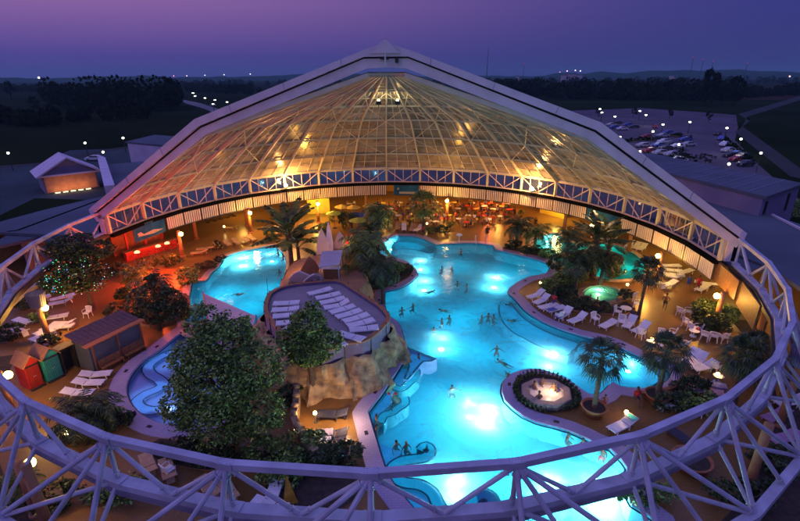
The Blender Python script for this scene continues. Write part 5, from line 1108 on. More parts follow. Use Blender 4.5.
POSES = {
 'walk': dict(knL=(-.10, .16, .52), anL=(-.10, .12, .10), toL=(-.10, .27, .05), knR=(.10, -.02, .50), anR=(.10, -.26, .16), toR=(.10, -.20, .04), elL=(-.30, -.10, 1.15), wrL=(-.22, .08, 1.0), hnL=(-.17, .14, .97), elR=(.30, -.05, 1.15), wrR=(.22, .12, 1.02), hnR=(.17, .17, 1.0)),
 'stand': {},
 'wade': dict(anL=(-.18, .05, .55), toL=(-.18, .18, .50), anR=(.18, -.25, .58), toR=(.18, -.33, .52), elL=(-.42, .10, 1.27), wrL=(-.60, .22, 1.22), hnL=(-.66, .26, 1.21), elR=(.42, .10, 1.27), wrR=(.58, .26, 1.22), hnR=(.64, .32, 1.21), knL=(-.20, .34, .78), knR=(.20, .16, .62)),
 'talk': dict(knL=(-.18, .34, .80), anL=(-.16, .0, .55), toL=(-.16, .12, .48), knR=(.18, .34, .76), anR=(.16, -.05, .55), toR=(.16, .08, .48), elL=(-.30, .12, 1.15), wrL=(-.16, .34, 1.25), hnL=(-.10, .40, 1.27), elR=(.38, .02, 1.2), wrR=(.52, .18, 1.15), hnR=(.57, .23, 1.14)),
 'swim': dict(pel=(0, -.05, 1.22), wai=(0, .12, 1.24), che=(0, .34, 1.28), nk=(0, .50, 1.34), h1=(0, .58, 1.38), h2=(0, .67, 1.43), h3=(0, .72, 1.47), shL=(-.18, .42, 1.29), elL=(-.38, .62, 1.28), wrL=(-.24, .86, 1.27), hnL=(-.19, .93, 1.27), shR=(.18, .42, 1.29), elR=(.42, .50, 1.27), wrR=(.60, .34, 1.25), hnR=(.66, .29, 1.25), hiL=(-.1, -.12, 1.20), knL=(-.22, -.50, 1.12), anL=(-.16, -.88, 1.10), toL=(-.14, -1.02, 1.08), hiR=(.1, -.12, 1.20), knR=(.16, -.52, 1.17), anR=(.30, -.86, 1.08), toR=(.33, -1.0, 1.06)),
 'float': dict(pel=(0, -.05, 1.24), wai=(0, .12, 1.26), che=(0, .34, 1.30), nk=(0, .50, 1.33), h1=(0, .58, 1.35), h2=(0, .68, 1.38), h3=(0, .74, 1.40), shL=(-.18, .40, 1.30), elL=(-.46, .42, 1.29), wrL=(-.72, .46, 1.28), hnL=(-.80, .47, 1.28), shR=(.18, .40, 1.30), elR=(.46, .42, 1.29), wrR=(.72, .40, 1.28), hnR=(.80, .40, 1.28), hiL=(-.1, -.12, 1.22), knL=(-.20, -.54, 1.22), anL=(-.26, -.94, 1.20), toL=(-.27, -1.05, 1.28), hiR=(.1, -.12, 1.22), knR=(.2, -.54, 1.22), anR=(.26, -.94, 1.20), toR=(.27, -1.05, 1.28)),
 'sit': dict(hiL=(-.10, .05, .92), knL=(-.13, .45, .93), anL=(-.13, .52, .52), toL=(-.13, .66, .47), hiR=(.10, .05, .92), knR=(.13, .45, .93), anR=(.13, .50, .52), toR=(.13, .64, .47), elL=(-.28, .05, 1.15), wrL=(-.16, .28, 1.02), hnL=(-.14, .36, .99), elR=(.28, .05, 1.15), wrR=(.16, .28, 1.02), hnR=(.14, .36, .99)),
}
FIG = {}
def person(px, py, zg, rz, pose, label, group, tone=0, sc=1., shirt=None, suit='dark', hairc='dark', at=None):
    key = (pose, tone, shirt, suit, hairc)
    mm = {'dark': dark, 'red': redc, 'blue': bluep, 'white': white, 'lime': mat('lime_cloth', (.45, .6, .05)), None: None}
    if key not in FIG: FIG[key] = e = figure(POSES[pose], skin2 if tone else skin, mm[suit], hair_m if hairc == 'dark' else mat('fair_hair', (.35, .22, .08), .6, .2, 20), shirt=mm[shirt])
    else: e = copy_tree(FIG[key])
    g = G(px, py, zg if at is None else at)
    e.location = (g.x, g.y, zg); e.rotation_euler = (0, 0, rz); e.scale = (sc*(.86 if pose in ('swim', 'float') else 1),)*2+(sc,); return tag(e, label, 'person', group)
person(664, 310, 0, 2.7, 'walk', 'bare chested man in dark shorts walking alone on the brown floor', 'people on the floor', 1)
person(687, 290, 0, 3.0, 'stand', 'bather standing left of another below the end louvres', 'people on the floor', 0, 1, 'blue', 'blue')
person(697, 291, 0, 2.4, 'stand', 'bather in red standing right of another below the end louvres', 'people on the floor', 1, 1, 'red', 'red')
person(603, 410, 0, 2.9, 'walk', 'child standing beside the potted palm nearest the hot tub', 'people on the floor', 0, .72, None, 'red')
person(634, 408, -.42, 3.4, 'sit', 'person in a red top sitting beyond the single white lounger', 'people on the floor', 1, 1, 'red', 'dark')
person(644, 322, -.45, -2.6, 'sit', 'person in dark clothes sitting on the eighth peninsula lounger', 'people on the floor', 0, 1, 'dark', 'dark', at=0) if 0 else None
person(553, 309, -.42, 2.4, 'sit', 'person in a red top on the blue towel of the peninsula loungers', 'people on the floor', 1, 1, 'red', 'blue')
person(631, 325, -.42, 2.9, 'sit', 'person in black sitting on the eighth peninsula lounger', 'people on the floor', 1, 1, 'dark', 'dark')
person(487, 238, 0, 2.9, 'stand', 'dark clad person standing behind the rear grab rails', 'people on the floor', 1, 1, 'dark', 'dark')
person(423, 236, 0, 3.0, 'stand', 'person in a red top near the small fan palm', 'people on the floor', 0, .9, 'red', 'dark')
person(533+2, 228, 0, 3.0, 'stand', 'person in dark clothes left of the orange column by the yellow wall', 'people on the floor', 0, .9, 'dark', 'dark')

BA = [(461, 253, 'wade', .3, 'bather standing waist deep in the splashing water at the rear of the pool', -.95), (442, 267, 'talk', 1.0, 'bather left of a pair below the splashing water'), (452, 267.5, 'wade', 2.2, 'bather right of a pair below the splashing water, arm out'), (457.5, 282, 'talk', .2, 'pale bather, left of the pair in the middle of the rear basin'), (467, 285, 'wade', 1.5, 'bather, right of the pair in the middle of the rear basin'),
 (430, 289, 'float', -1.2, 'bather swimming flat over the glow beside the planted island', -1.5), (402, 308, 'talk', .5, 'bather nearest the terrace rocks, left of a pair'), (413, 304, 'wade', .8, 'bather right of the pair near the terrace rocks'), (445, 308, 'swim', 1.6, 'bather swimming left with arms spread in the middle of the pool', -1.45), (449.5, 316, 'talk', 2.6, 'bather just below the one swimming left'), (434, 328, 'talk', .3, 'bather in pale swimwear above the step platform'), (442, 319, 'wade', 2.0, 'bather behind the one in pale swimwear'),
 (482, 316, 'talk', 1.0, 'bather, left of three near the pool bench'), (488.5, 314, 'wade', 3.0, 'bather, middle of three near the pool bench'), (493.5, 315.5, 'talk', 4.0, 'bather, right of three near the pool bench'), (510, 301, 'float', 2.2, 'bather reclining on the pool bench near its rear end', -1.52), (513, 317, 'float', 1.9, 'bather reclining on the pool bench just below the first', -1.52), (497, 346, 'wade', 3.1, 'bather floating upright with arms spread, mid pool'), (504, 360, 'swim', .9, 'bather swimming near the hot tub island, upper of two', -1.45), (508, 371, 'swim', 2.9, 'bather swimming near the hot tub island, lower of two', -1.45),
 (419, 355, 'talk', 1.9, 'bather sitting on the shallow side of the step platform', -1.15), (408, 357, 'talk', 1.4, 'bather at the inner end of the step platform', -1.1), (392.5, 393, 'talk', 5.0, 'child with red armbands at the left pool edge', -.75), (391.5, 404, 'talk', 5.0, 'bather leaning on the left edge below the child with armbands', -1.0), (376, 416, 'wade', 5.0, 'bather in the rounded left alcove, upper of two', -1.0), (376, 426, 'wade', 4.6, 'bather in the rounded left alcove, lower of two', -1.0), (396, 442, 'talk', 4.0, 'bather at the head of the bubble bench, left of two', -1.4), (406, 443, 'talk', 3.8, 'bather at the head of the bubble bench, right of two', -1.2), (452, 386, 'wade', 3.6, 'bather alone in the wide water left of the hot tub island'),
 (568, 434, 'talk', 4.0, 'bather with a bent arm along the near side of the hot tub island', -1.35), (583, 440, 'talk', 3.6, 'bather in lime swimwear near the near right beam', -1.0), (604, 449, 'talk', 2.4, 'bather standing just below the near right beam', -1.3),
 (238, 292, 'swim', 4.4, 'lone bather swimming in the middle of the side pool', -1.4), (279, 270, 'talk', 3.4, 'bather at the right curb of the side pool, upper one'), (282, 280, 'talk', 2.0, 'bather at the right curb of the side pool, lower one'), (278, 253, 'wade', 1.4, 'bather at the rear corner of the side pool, left one', -1.1), (283, 257, 'talk', 1.2, 'bather at the rear corner of the side pool, right one', -1.1),
 (578, 299, 'talk', .5, 'bather in the rock tub, left of three', -.95), (590, 300, 'talk', .2, 'bather in the rock tub, middle of three', -.95), (597, 302, 'talk', -.5, 'bather in the rock tub, right of three', -.95),
 (551, 243, 'talk', 1, 'bather at the rear end of the lagoon', -.95)]
for i, b in enumerate(BA):
    zg = (b[5] if len(b) > 5 else -1.5)-(.1 if len(b) > 5 and b[5] > -1.2 else 0)+.12
    if 1 < i and b[1] > 330: zg = min(zg, -1.34)
    ch = 'child' in b[4]
    person(b[0], b[1], zg, b[3], b[2], b[4], 'bathers in the pools', i % 2, .72 if ch else .9, None, 'lime' if 'lime' in b[4] else ('white' if 'pale' in b[4] else ('red' if i % 7 == 3 else 'dark')), 'fair' if i % 5 == 2 else 'dark', at=.1)
g = G(392.5, 393, .1)
for s in (-1, 1):
    e = empty('armband', (g.x+s*.24, g.y-.05, .02), 0, 'inflated red armband, %s one on the child at the pool edge' % ('left' if s < 0 else 'right'), 'armband', 'red armbands on the child'); MB().ball((0, 0, .06), .11, 10, .8).build('float', emis('x', (1, 0, 0), 0) if 0 else redc, e, True)
for i, (x, y, rz) in enumerate(((534, 387, 5.2), (542, 383, 4.2), (554, 389, 2.6), (539, 397, 0.2))):
    person(x, y, -.68, rz, 'sit', 'bather sitting in the octagonal hot tub, %s' % ('left side', 'rear side', 'right side by its lamp', 'near side')[i], 'bathers in the hot tub', i % 2, .95, None, 'dark', 'dark', at=.5)
r = random.Random(4); n = 0
for (x, y, row, i) in TB:
    for q in range(2 if row != 3 else 1):
        a = (q*2+(i % 2))*pi/2+.5+i; g = G(x, y)
        if r.random() < .2: continue
        key = ('sit', n % 2, ('red', 'white', 'dark', 'blue')[n % 4], 'dark', 'dark')
        if key not in FIG: FIG[key] = e = figure(POSES['sit'], skin2 if n % 2 else skin, dark, hair_m, shirt={'red': redc, 'white': white, 'dark': dark, 'blue': bluep}[key[2]])
        else: e = copy_tree(FIG[key])
        e.location = (g.x+cos(a)*.85, g.y+sin(a)*.85, -.42); e.rotation_euler = (0, 0, a+pi/2); n += 1
        tag(e, 'diner in %s at table number %d from the left, %s restaurant row%s' % (key[2], i+1, ('front', 'second', 'third', 'rear', 'crowded middle', 'crowded far')[row], ', facing another' if q else ''), 'person', 'diners in the restaurant')
for i, (x, y, tone, sh) in enumerate(((381, 221, 0, 'white'), (396, 216, 1, 'red'), (421, 222, 0, 'blue'), (444, 223, 1, 'white'), (456, 222, 0, 'red'), (462, 215, 1, 'dark'), (474, 224, 0, 'white'), (479, 222, 1, 'red'), (492, 225, 0, 'red'), (497, 216, 1, 'white'), (504, 222, 0, 'red'), (514, 218, 1, 'dark'), (410, 206, 0, 'white'), (430, 206, 1, 'blue'))):
    person(x, y, 0, 2.2+i*.7, 'stand', 'restaurant guest standing in %s, %s from the left of fourteen' % (sh, (ords+['twelfth', 'thirteenth', 'last'])[i]), 'guests standing in the restaurant', tone, 1, sh, 'dark')
for i, (x, y) in enumerate(((388, 226), (409, 226), (438, 216), (450, 228), (470, 208), (489, 212), (505, 212), (521, 218), (332, 222), (345, 230))):
    shrub(x, y, .55, .5, 1.5, 200+i, 'potted plant between the restaurant tables, %s from the left' % (ords[{8: 0, 9: 1}.get(i, i+2)]), leaf, 380, .11, 'potted_plant', 'potted plants in the restaurant')
# pendant lamps of the restaurant
for i, (k_, R_) in enumerate(((4.2, 37), (6, 37), (8, 37), (9.5, 37), (11, 37), (12.6, 37), (15.5, 36), (17, 36))):
    p = RP(k_, R_, 0, False); e = empty('pendant_lamp', (p.x, p.y, 3.7), 0, 'pendant lamp under the annex ceiling, %s from the left' % ords[i], 'lamp', 'pendant lamps under the annex ceiling')
    MB().tube([(0, 0, .2), (0, 0, .9)], .02, 6).build('cord', dark, e); MB().lathe([(.35, .05), (.25, .22), (.05, .3)], n=14).build('shade', wood, e); MB().ball((0, 0, .1), .1, 8).build('bulb', emis('globe_glow', (1, .6, .16), 22), e)
# ================================================================== surroundings
def sheet(name, px, z, m, mk=0.): 
    o = flat(name, [pxs(px)], z, m); o['kind'] = 'structure'; return o
sheet('road', [(750, 121), (738, 114), (800, 96), (810, 97), (748, 116.5), (742, 126), (800, 168), (830, 185), (790, 176), (735, 132)], -.02, asphalt)
sheet('car_park', [(560, 111), (640, 108), (700, 112), (736, 115), (738, 127), (735, 140), (760, 166), (800, 200), (700, 200), (620, 165), (575, 135)], -.03, mat('car_park_paving', (.10, .085, .11), .9, .25, .06, spec=.1))
sheet('path', [(0, 165.5), (50, 162), (100, 150), (135, 145), (135, 147), (100, 153), (50, 165), (0, 168)], -.02, asphalt)
sheet('access_road', [(180, 99), (200, 103), (222, 110), (240, 118), (230, 119), (205, 109), (185, 103)], -.02, mat('pale_road', (.12, .12, .13), .8, .2, .1))
sheet('yard', [(0, 168), (40, 163), (70, 150), (135, 148), (160, 160), (140, 195), (100, 200), (35, 198), (0, 215)], -.025, mat('yard_paving', (.045, .07, .075), .9, .2, .1, spec=.05))
sheet('brown_field', [(740, 90), (800, 82), (900, 84), (900, 95), (740, 101)], -.03, mat('brown_stubble_field', (.045, .03, .022), .95, .3, .01, spec=0.))
# hills at the horizon
mb = MB(); vs = []; n = 160
for row in range(4):
    for i in range(n+1):
        a = radians(25)+radians(130)*i/n; R = 2600+row*350; z = (0, 1, .8, 0)[row]*(16+26*abs(noise.noise(Vector((i*.06, 1.7, 0))))+10*noise.noise(Vector((i*.35, 5, 0)))+ (34 if i < 60 else 6)*max(0, noise.noise(Vector((i*.03, 9, 0)))+.35)+5*noise.noise(Vector((i*1.3, 2, 0))))
        vs.append((R*cos(a), R*sin(a), z-2))
mb.add(vs, [(r_*(n+1)+i, r_*(n+1)+i+1, (r_+1)*(n+1)+i+1, (r_+1)*(n+1)+i) for r_ in range(3) for i in range(n)])
o = mb.build('hills', mat('far_wooded_hills', (.03, .06, .04), .95, .25, .004, spec=0.)); o['kind'] = 'structure'
# tree masses
def wood_mass(name, px_pts, hgt, n, seed, size=1.6, m=leaf_d, dens=1.):
    r_ = random.Random(seed); mb = MB(); P_ = [G(*q) for q in px_pts]
    for i in range(n):
        t = r_.random()*(len(P_)-1); k_ = min(int(t), len(P_)-2); c = P_[k_].lerp(P_[k_+1], t-k_); c = c+(c.normalized())*r_.uniform(0, 45)*dens; h = hgt*r_.uniform(.55, 1.15); w_ = h*r_.uniform(.3, .5)
        for j in range(90):
            d = Vector((r_.gauss(0, 1), r_.gauss(0, 1), r_.gauss(0, 1))).normalized(); q = Vector((c.x+d.x*w_, c.y+d.y*w_, h*.55+d.z*h*.45)); s = size*r_.uniform(.5, 1.2)
            a = Vector((r_.gauss(0, 1), r_.gauss(0, 1), r_.gauss(0, 1))).normalized()*s; b = a.cross(d).normalized()*s*.7; mb.add([q-a, q+b, q+a, q-b], [(0, 1, 2, 3)])
    o = build_raw(mb, name, m); o['kind'] = 'stuff'; tag(o, None, None); return o
wood_d = mat('distant_foliage', (.012, .019, .008), .9, .4, .05, isl=.5, spec=.0)
o = wood_mass('wood', [(480, 97), (560, 99), (640, 101), (738, 101)], 16, 170, 2, m=wood_d); tag(o, 'dark continuous wood behind the car park', 'wood')
o = wood_mass('grove', [(52, 108), (90, 110), (130, 112), (160, 112), (180, 108)], 19, 60, 3, m=wood_d, dens=.6); tag(o, 'dark rounded grove of trees in the fields at the left', 'wood')
o = wood_mass('tree_line', [(120, 86), (200, 87), (300, 86), (380, 85)], 14, 110, 4, 2.0, wood_d, 2.5); tag(o, 'thin far tree line across the fields on the left', 'wood')
o = wood_mass('tree_line', [(400, 88), (500, 88), (620, 86), (800, 84)], 16, 130, 5, 2.0, wood_d, 3); tag(o, 'far tree line behind the wood on the right', 'wood')
o = wood_mass('hedgerow', [(0, 93), (50, 92), (110, 91)], 11, 60, 8, 1.8, wood_d, 1.5); tag(o, 'far hedgerow crossing the fields at the left edge', 'hedgerow')
o = wood_mass('hedgerow', [(186, 92), (215, 94), (250, 95), (300, 92)], 12, 50, 9, 1.6, wood_d, 1.); tag(o, 'dark hedgerow beyond the access road', 'hedgerow')
o = wood_mass('hedgerow', [(740, 99), (770, 97), (800, 95)], 11, 40, 10, 1.6, wood_d, 1.); tag(o, 'dark hedgerow along the brown field at the right', 'hedgerow')
o = wood_mass('hedgerow', [(0, 124), (40, 128), (90, 122), (150, 120)], 7, 50, 11, 1.3, wood_d, .6); tag(o, 'low dark hedgerow in the field before the grove', 'hedgerow')
def far_tree(px, py, h, w_, label, seed, name='field_tree'):
    g = G(px, py); e = empty(name, g, 0, label, 'tree', 'single trees in the surroundings'); MB().tube([(0, 0, 0), (0, 0, h*.6)], [h*.02, h*.01], 6).build('trunk', wood_d, e)
    leafcloud([(0, 0, h*.6, w_, w_, h*.42), (w_*.4, 0, h*.45, w_*.7, w_*.7, h*.3), (-w_*.3, .2, h*.75, w_*.6, w_*.6, h*.25)], 700, h*.045, seed, wood_d, 'crown', e)
for i, (x, y, h, w_, lb) in enumerate(((12, 100, 20, 5, 'tall tree at the left edge of the fields'), (704, 104, 26, 4, 'tall poplar rising above the wood, left of the pair'), (711, 104, 23, 4, 'shorter poplar right beside the tall one'), (733, 106, 20, 6, 'rounded tree right of the poplars'), (722, 105, 17, 6, 'broad tree between the poplars and the rounded tree'), (217, 96, 14, 7, 'broad dark tree above the access road'), (228, 95, 13, 7, 'second broad tree above the access road'), (240, 94, 13, 6, 'tree at the right of the broad ones above the road'), (38, 112, 10, 5, 'small tree left of the grove'), (633, 117, 5, 1.8, 'young tree at the rear rim of the car park'), (669, 119, 5, 1.6, 'slim young tree in the middle of the car park'), (708, 122, 5, 1.8, 'young tree at the right part of the car park'), (598, 116, 5, 1.8, 'young tree at the left end of the car park'), (683, 165, 4, 3.0, 'dark bush between the parked cars'), (705, 165, 3, 2.0, 'bush right of the parked cars'), (50, 78, 22, 16, 'far clump beside the bright light on the horizon'))): far_tree(x, y, h, w_, lb, 60+i)
# street lamps
def street_lamp(px, py, i, lb):
    g = G(px, py, 4.2); e = STL and copy_tree(STL[0]) or empty('street_lamp')
    if not STL:
        STL.append(e); MB().tube([(0, 0, 0), (0, 0, 4.1)], [.09, .05], 6).build('pole', dark, e); MB().ball((0, 0, 4.2), .27, 8).build('lamp_head', emis('street_lamp_glow', (1, .95, .75), 9), e)
    e.location = (g.x, g.y, 0); d = g.y+44; e.scale = (max(1, d/110),)*2+(1,); tag(e, lb, 'street lamp', 'street lamps around the baths')
STL = []
SLP = [(8, 153, 'at the far left edge of the yard'), (85, 143, 'in the dark behind the gabled kiosk'), (103, 152, 'right of the gabled kiosk'), (123, 138, 'behind the left side building'), (187, 131, 'just beyond the left slope of the glass roof'), (193, 93, 'first on the access road'), (195, 96, 'second on the access road'), (205, 98, 'third on the access road'), (215, 100, 'fourth on the access road'), (227, 102, 'fifth on the access road'), (213, 104, 'near the car on the access road'), (600, 109, 'rearmost at the left of the car park'), (602, 112.5, 'right before the rearmost at the left of the car park'), (615, 116.5, 'third at the rear left of the car park'), (640, 111, 'left of the rear pair in the car park'), (646, 115, 'right of the rear pair in the car park'), (663, 124.5, 'in the middle of the car park, upper'), (653, 131.5, 'in the middle of the car park, lower'), (620, 137, 'nearest the glass roof slope'), (640, 151.5, 'in front of the parked cars, left'), (679, 144.5, 'right of the parked cars in the middle'), (690, 122, 'behind the right part of the car park'), (727, 128, 'at the road bend by the car park'), (741, 139, 'along the road right of the car park'), (761, 153, 'along the road, nearest at the right'), (729, 164, 'among the cars at the right'), (646, 77, 'alone in front of the far hills on the right'), (604, 78, 'faint one in the wood')]
for i, (x, y, lb) in enumerate(SLP): street_lamp(x, y, i, 'glowing street lamp '+lb)
# town lights + masts
for i, (x, y, c, s) in enumerate(((42, 76, (1, .9, .7), 7), (176, 75, (1, .3, .5), 4), (189, 75, (1, .8, .8), 4), (207, 74.5, (.8, .8, 1), 4), (226, 74, (1, .9, .8), 4), (252, 73.5, (1, 1, 1), 4), (565, 72, (1, .6, .8), 5), (573, 71.5, (1, .7, .8), 5), (578, 72, (.9, .8, 1), 5), (786, 77.5, (1, .6, .6), 5), (47, 109, (1, .5, .3), .6), (558, 73, (1, .4, .5), 3), (672, 79, (1, .6, .7), 2))):
    d = 1900 if y < 80 else 330; a = Vector(G(x, 90)); a = Vector((a.x-CX, a.y-CY, 0)).normalized(); dn = G(x, 90)-Vector((CX, CY, 0)); rr = d
    yy = (260.5-y)/FPX; el = math.atan(yy)-PIT; z = CZ+rr*tan(el)*1.02; p = Vector((CX, CY, 0))+a*rr
    e = empty('distant_lamp', (p.x, p.y, 0), 0, 'distant light on the horizon, %s' % ('the brightest, at the far left', 'first of the five left of the roof', 'second of the five left of the roof', 'third of the five left of the roof', 'fourth of the five left of the roof', 'fifth, nearest the roof slope', 'left of the lit houses', 'middle of the lit houses', 'right of the lit houses', 'at the right edge', 'at the white farmhouse', 'red, left of the lit houses', 'dim, above the wood')[i], 'light')
    MB().tube([(0, 0, 0), (0, 0, z)], .3, 5).build('pole', dark, e); MB().ball((0, 0, z), s*.42, 8).build('lamp_head', emis('distant_glow_%s' % 'abcdefghijklmn'[i], c, 3.), e)
for i, (x, y0, rd) in enumerate(((486, 50, 0), (522, 65, 1), (687, 61.5, 1), (697, 63, 1), (707, 65, 1), (741, 67, 1))):
    a = Vector((G(x, 90).x-CX, G(x, 90).y-CY, 0)).normalized(); p = Vector((CX, CY, 0))+a*2300; z = CZ+2300*1.03*tan(math.atan((260.5-y0)/FPX)-PIT)
    e = empty('radio_mast', (p.x, p.y, 0), 0, ('tall thin unlit mast on the horizon', 'short reddish mast right of the tall one', 'red lit mast, first of four on the right hills', 'red lit mast, second of four on the right hills', 'red lit mast, third of four on the right hills', 'red lit mast, fourth of four on the right hills')[i], 'mast', 'masts on the horizon')
    MB().tube([(0, 0, 0), (0, 0, z)], [2.2 if i == 0 else 1.2, .8], 5).build('tower', dark, e)
    if rd: MB().ball((0, 0, z), 1.6, 8).build('beacon', emis('beacon_red', (1, .02, .12), .9), e)
for i, (x, y, w_) in enumerate(((562, 76, 14), (570, 75.5, 20), (577, 76.5, 14), (516, 79, 9), (668, 79, 9), (44, 107, 2.6))):
    d = 1500 if i < 5 else 330; a = Vector((G(x, 95).x-CX, G(x, 95).y-CY, 0)).normalized(); p = Vector((CX, CY, 0))+a*d
    e = empty('distant_house', (p.x, p.y, 0), 0, 'distant pale house, %s' % ('left of the lit cluster', 'largest of the lit cluster', 'right of the lit cluster', 'alone left of the cluster', 'alone above the wood', 'white farmhouse front left of the grove')[i], 'house', 'distant houses')
    h = w_*.45+ (14 if i < 5 else 4); MB().box((0, 0, h/2), (w_, w_*.6, h)).build('walls', mat('lit_white_render', (.5, .42, .45)), e); MB().slab([(-w_*.55, -w_*.35, h), (w_*.55, -w_*.35, h), (w_*.55, 0, h+w_*.2), (-w_*.55, 0, h+w_*.2)], .5).slab([(-w_*.55, w_*.35, h), (w_*.55, w_*.35, h), (w_*.55, 0, h+w_*.2), (-w_*.55, 0, h+w_*.2)], .5).build('roof', roof_m, e)
# cars
def make_car(m, van=False):
    e = empty('parked_car'); L_, w_, h = 4.4, 1.75, 1.42
    pr = [(-2.2, .35), (-2.2, .78), (-1.95, .95), (-1.25, .98), (-.55, 1.42), (.9, 1.42), (1.65, .95), (2.15, .88), (2.2, .4)]
    def ext(pf, y0, y1, ins=0): 
        q = MB(); n_ = len(pf); q.add([(x, y0+(ins if z > 1.1 else 0), z) for x, z in pf]+[(x, y1-(ins if z > 1.1 else 0), z) for x, z in pf], [tuple(range(n_)), tuple(range(2*n_-1, n_-1, -1))]+[(k_, (k_+1) % n_, n_+(k_+1) % n_, n_+k_) for k_ in range(n_)]); return q
    ext(pr, -w_/2, w_/2, .15).build('body', m, e)
    ext([(-1.2, .96), (-.58, 1.36), (.88, 1.36), (1.5, .96)], -w_/2-.005, w_/2+.005, .13).build('windows', mat('car_glass', (.02, .025, .035), .1, .1, 1), e)
    for x in (-1.35, 1.35):
        for y in (-1, 1):
            t = MB(); t.tube([(x, y*.72, .32), (x, y*.90, .32)], .32, 14).build('wheel', black, e)
    for y in (-.6, .6): MB().box((-2.2, y, .68), (.06, .3, .14)).build('headlight', white, e)
    return e
CM = [mat('white_car_paint', (.6, .6, .62), .3, .05), mat('blue_car_paint', (.06, .09, .35), .3, .1), mat('red_car_paint', (.3, .03, .04), .3, .1), mat('silver_car_paint', (.35, .35, .4), .3, .08), mat('black_car_paint', (.03, .03, .04), .3, .1)]
CP = {}; CN = ['white', 'blue', 'red', 'silver', 'black']
cars = [(611, 126, 3, .2, 'nearest the left slope, rear'), (614, 128.5, 1, .2, 'nearest the left slope, front'), (628, 126, 1, .1, 'alone behind the rear hedge'), (655, 128, 2, 1.2, 'beside the middle lamp post'), (668, 134, 1, .1, 'rear of the middle group, left'), (676, 136, 4, .1, 'rear of the middle group, right'), (664, 143, 0, .3, 'middle of the group with a bright front'), (672, 146, 4, .2, 'behind the bright pair'), (677, 148, 0, .3, 'brightest, right of the middle group'), (650, 152.5, 2, .2, 'front row, left end'), (660, 154.5, 3, .3, 'front row, second from the left'), (672, 156, 3, .2, 'front row, third from the left'), (680, 157, 4, .2, 'front row, right end'), (678, 162, 0, .1, 'single one before the front row'), (721, 140, 1, .9, 'right group, rearmost'), (728, 152, 3, .4, 'right group, bright bonnet'), (735, 156, 1, .4, 'right group, behind the red one'), (737, 161, 2, .3, 'right group, near the lamp'), (745, 166, 4, .3, 'right group, nearest'), (617, 124, 4, .15, 'rear left row, behind the bright one'), (622, 130, 0, .15, 'rear left row, right end'), (634, 128, 4, .1, 'right of the one behind the rear hedge'), (647, 138, 2, .2, 'left end of the middle rows'), (655, 140, 4, .2, 'second from the left in the middle rows'), (659, 147, 1, .2, 'dark blue one left of the middle bright front'), (666, 150, 4, .2, 'between the two middle rows'), (643, 147, 3, .2, 'left of the front rows'), (685, 141, 1, .2, 'right end of the middle rows, rear'), (688, 146, 3, .2, 'right end of the middle rows, front'), (663, 137, 3, .2, 'third from the left in the middle rows'), (717, 135, 4, .8, 'right group, farthest at the road hedge'), (724, 146, 0, .7, 'right group, beside the road hedge'), (730, 157, 4, .3, 'right group, left of the front ones'), (742, 158, 4, .4, 'right group, against the hedge'), (95, 160.5, 0, .1, 'in the yard beside the gabled kiosk'), (213, 106, 3, .1, 'on the access road left of the roof')]
for i, (x, y, c, rz, lb) in enumerate(cars):
    e = copy_tree(CP[c]) if c in CP else make_car(CM[c]); CP.setdefault(c, e); g = G(x, y); e.location = (g.x, g.y, 0); e.rotation_euler = (0, 0, rz); tag(e, '%s car in the car park, %s' % (CN[c], lb) if i < 34 else '%s car %s' % (CN[c], lb), 'car', 'cars parked around the baths')
# car park light pools
for (x, y) in ((620, 137), (653, 131.5), (679, 144.5), (640, 151.5), (729, 164), (741, 139), (646, 115)): point(tuple(G(x, y, 4.6)), 380, (1, .93, .75), .3, 'street_light')
# hedges dividing the car park
for i, (a, b, lb) in enumerate((((622, 142), (650, 140), 'low dark hedge left in the car park'), ((650, 157), (690, 162), 'low dark hedge in front of the cars'), ((722, 139), (748, 162), 'long dark hedge along the road by the car park'), ((668, 136), (690, 139), 'low dark hedge behind the middle cars'))):
    p, q = G(*a), G(*b); n_ = max(2, int((q-p).length/2.2)); e = empty('hedge', p, 0, lb, 'hedge', 'hedges in the car park'); leafcloud([((q-p).x*k_/n_, (q-p).y*k_/n_, .6, 1.5, 1.5, .8) for k_ in range(n_+1)], 220*n_, .3, 90+i, wood_d, 'foliage', e); MB().beam((0, 0, .3), tuple(q-p+Vector((0, 0, .3))), .3, .5).build('stems', bark, e)
# ---- buildings on the right
e = empty('service_building', (0, 0, 0), 0, 'long flat roofed pale building right of the glass roof', 'building')
zt, zb = 7.6, 4.4; tp = [G(*q, zt) for q in ((628, 160), (674, 181), (764, 195.6), (800, 183), (845, 160), (800, 172), (720, 165))]
A_, B_, C_ = G(640, 166, zt), G(764, 195.6, zt), G(801, 183, zt)
u1 = (B_-A_); D_ = C_+(A_-B_)
pol = [A_+(A_-B_)*.3, B_, C_, D_+(A_-B_)*.3]
cg = sum(pol, Vector())/4
m = MB(); m.prism([tuple(p)[:2] for p in pol], 0, zt-.35); m.build('wall', wall_m, e)
pr_ = [cg+(p-cg)*1.03 for p in pol]; MB().prism([tuple(p)[:2] for p in pr_], zt-.34, zt).build('roof', roof_m, e)
nC = (C_-B_).normalized(); oC = Vector((nC.y, -nC.x, 0))
for t in (.12, .72):
    w = B_+(C_-B_)*t+oC*.03; w.z = 5.6; MB().slab([w-nC*.35+Vector((0, 0, -1.1)), w+nC*.35+Vector((0, 0, -1.1)), w+nC*.35+Vector((0, 0, 1.1)), w-nC*.35+Vector((0, 0, 1.1))], .1).build('window', black, e)
for i in range(9):
    a_ = A_.lerp(B_, .1+.1*i); b_ = D_.lerp(C_, .1+.1*i); MB().beam((a_.x, a_.y, zt+.03), (b_.x, b_.y, zt+.03), .12, .06).build('roof_seam', wall_m, e)
bm_ = MB()
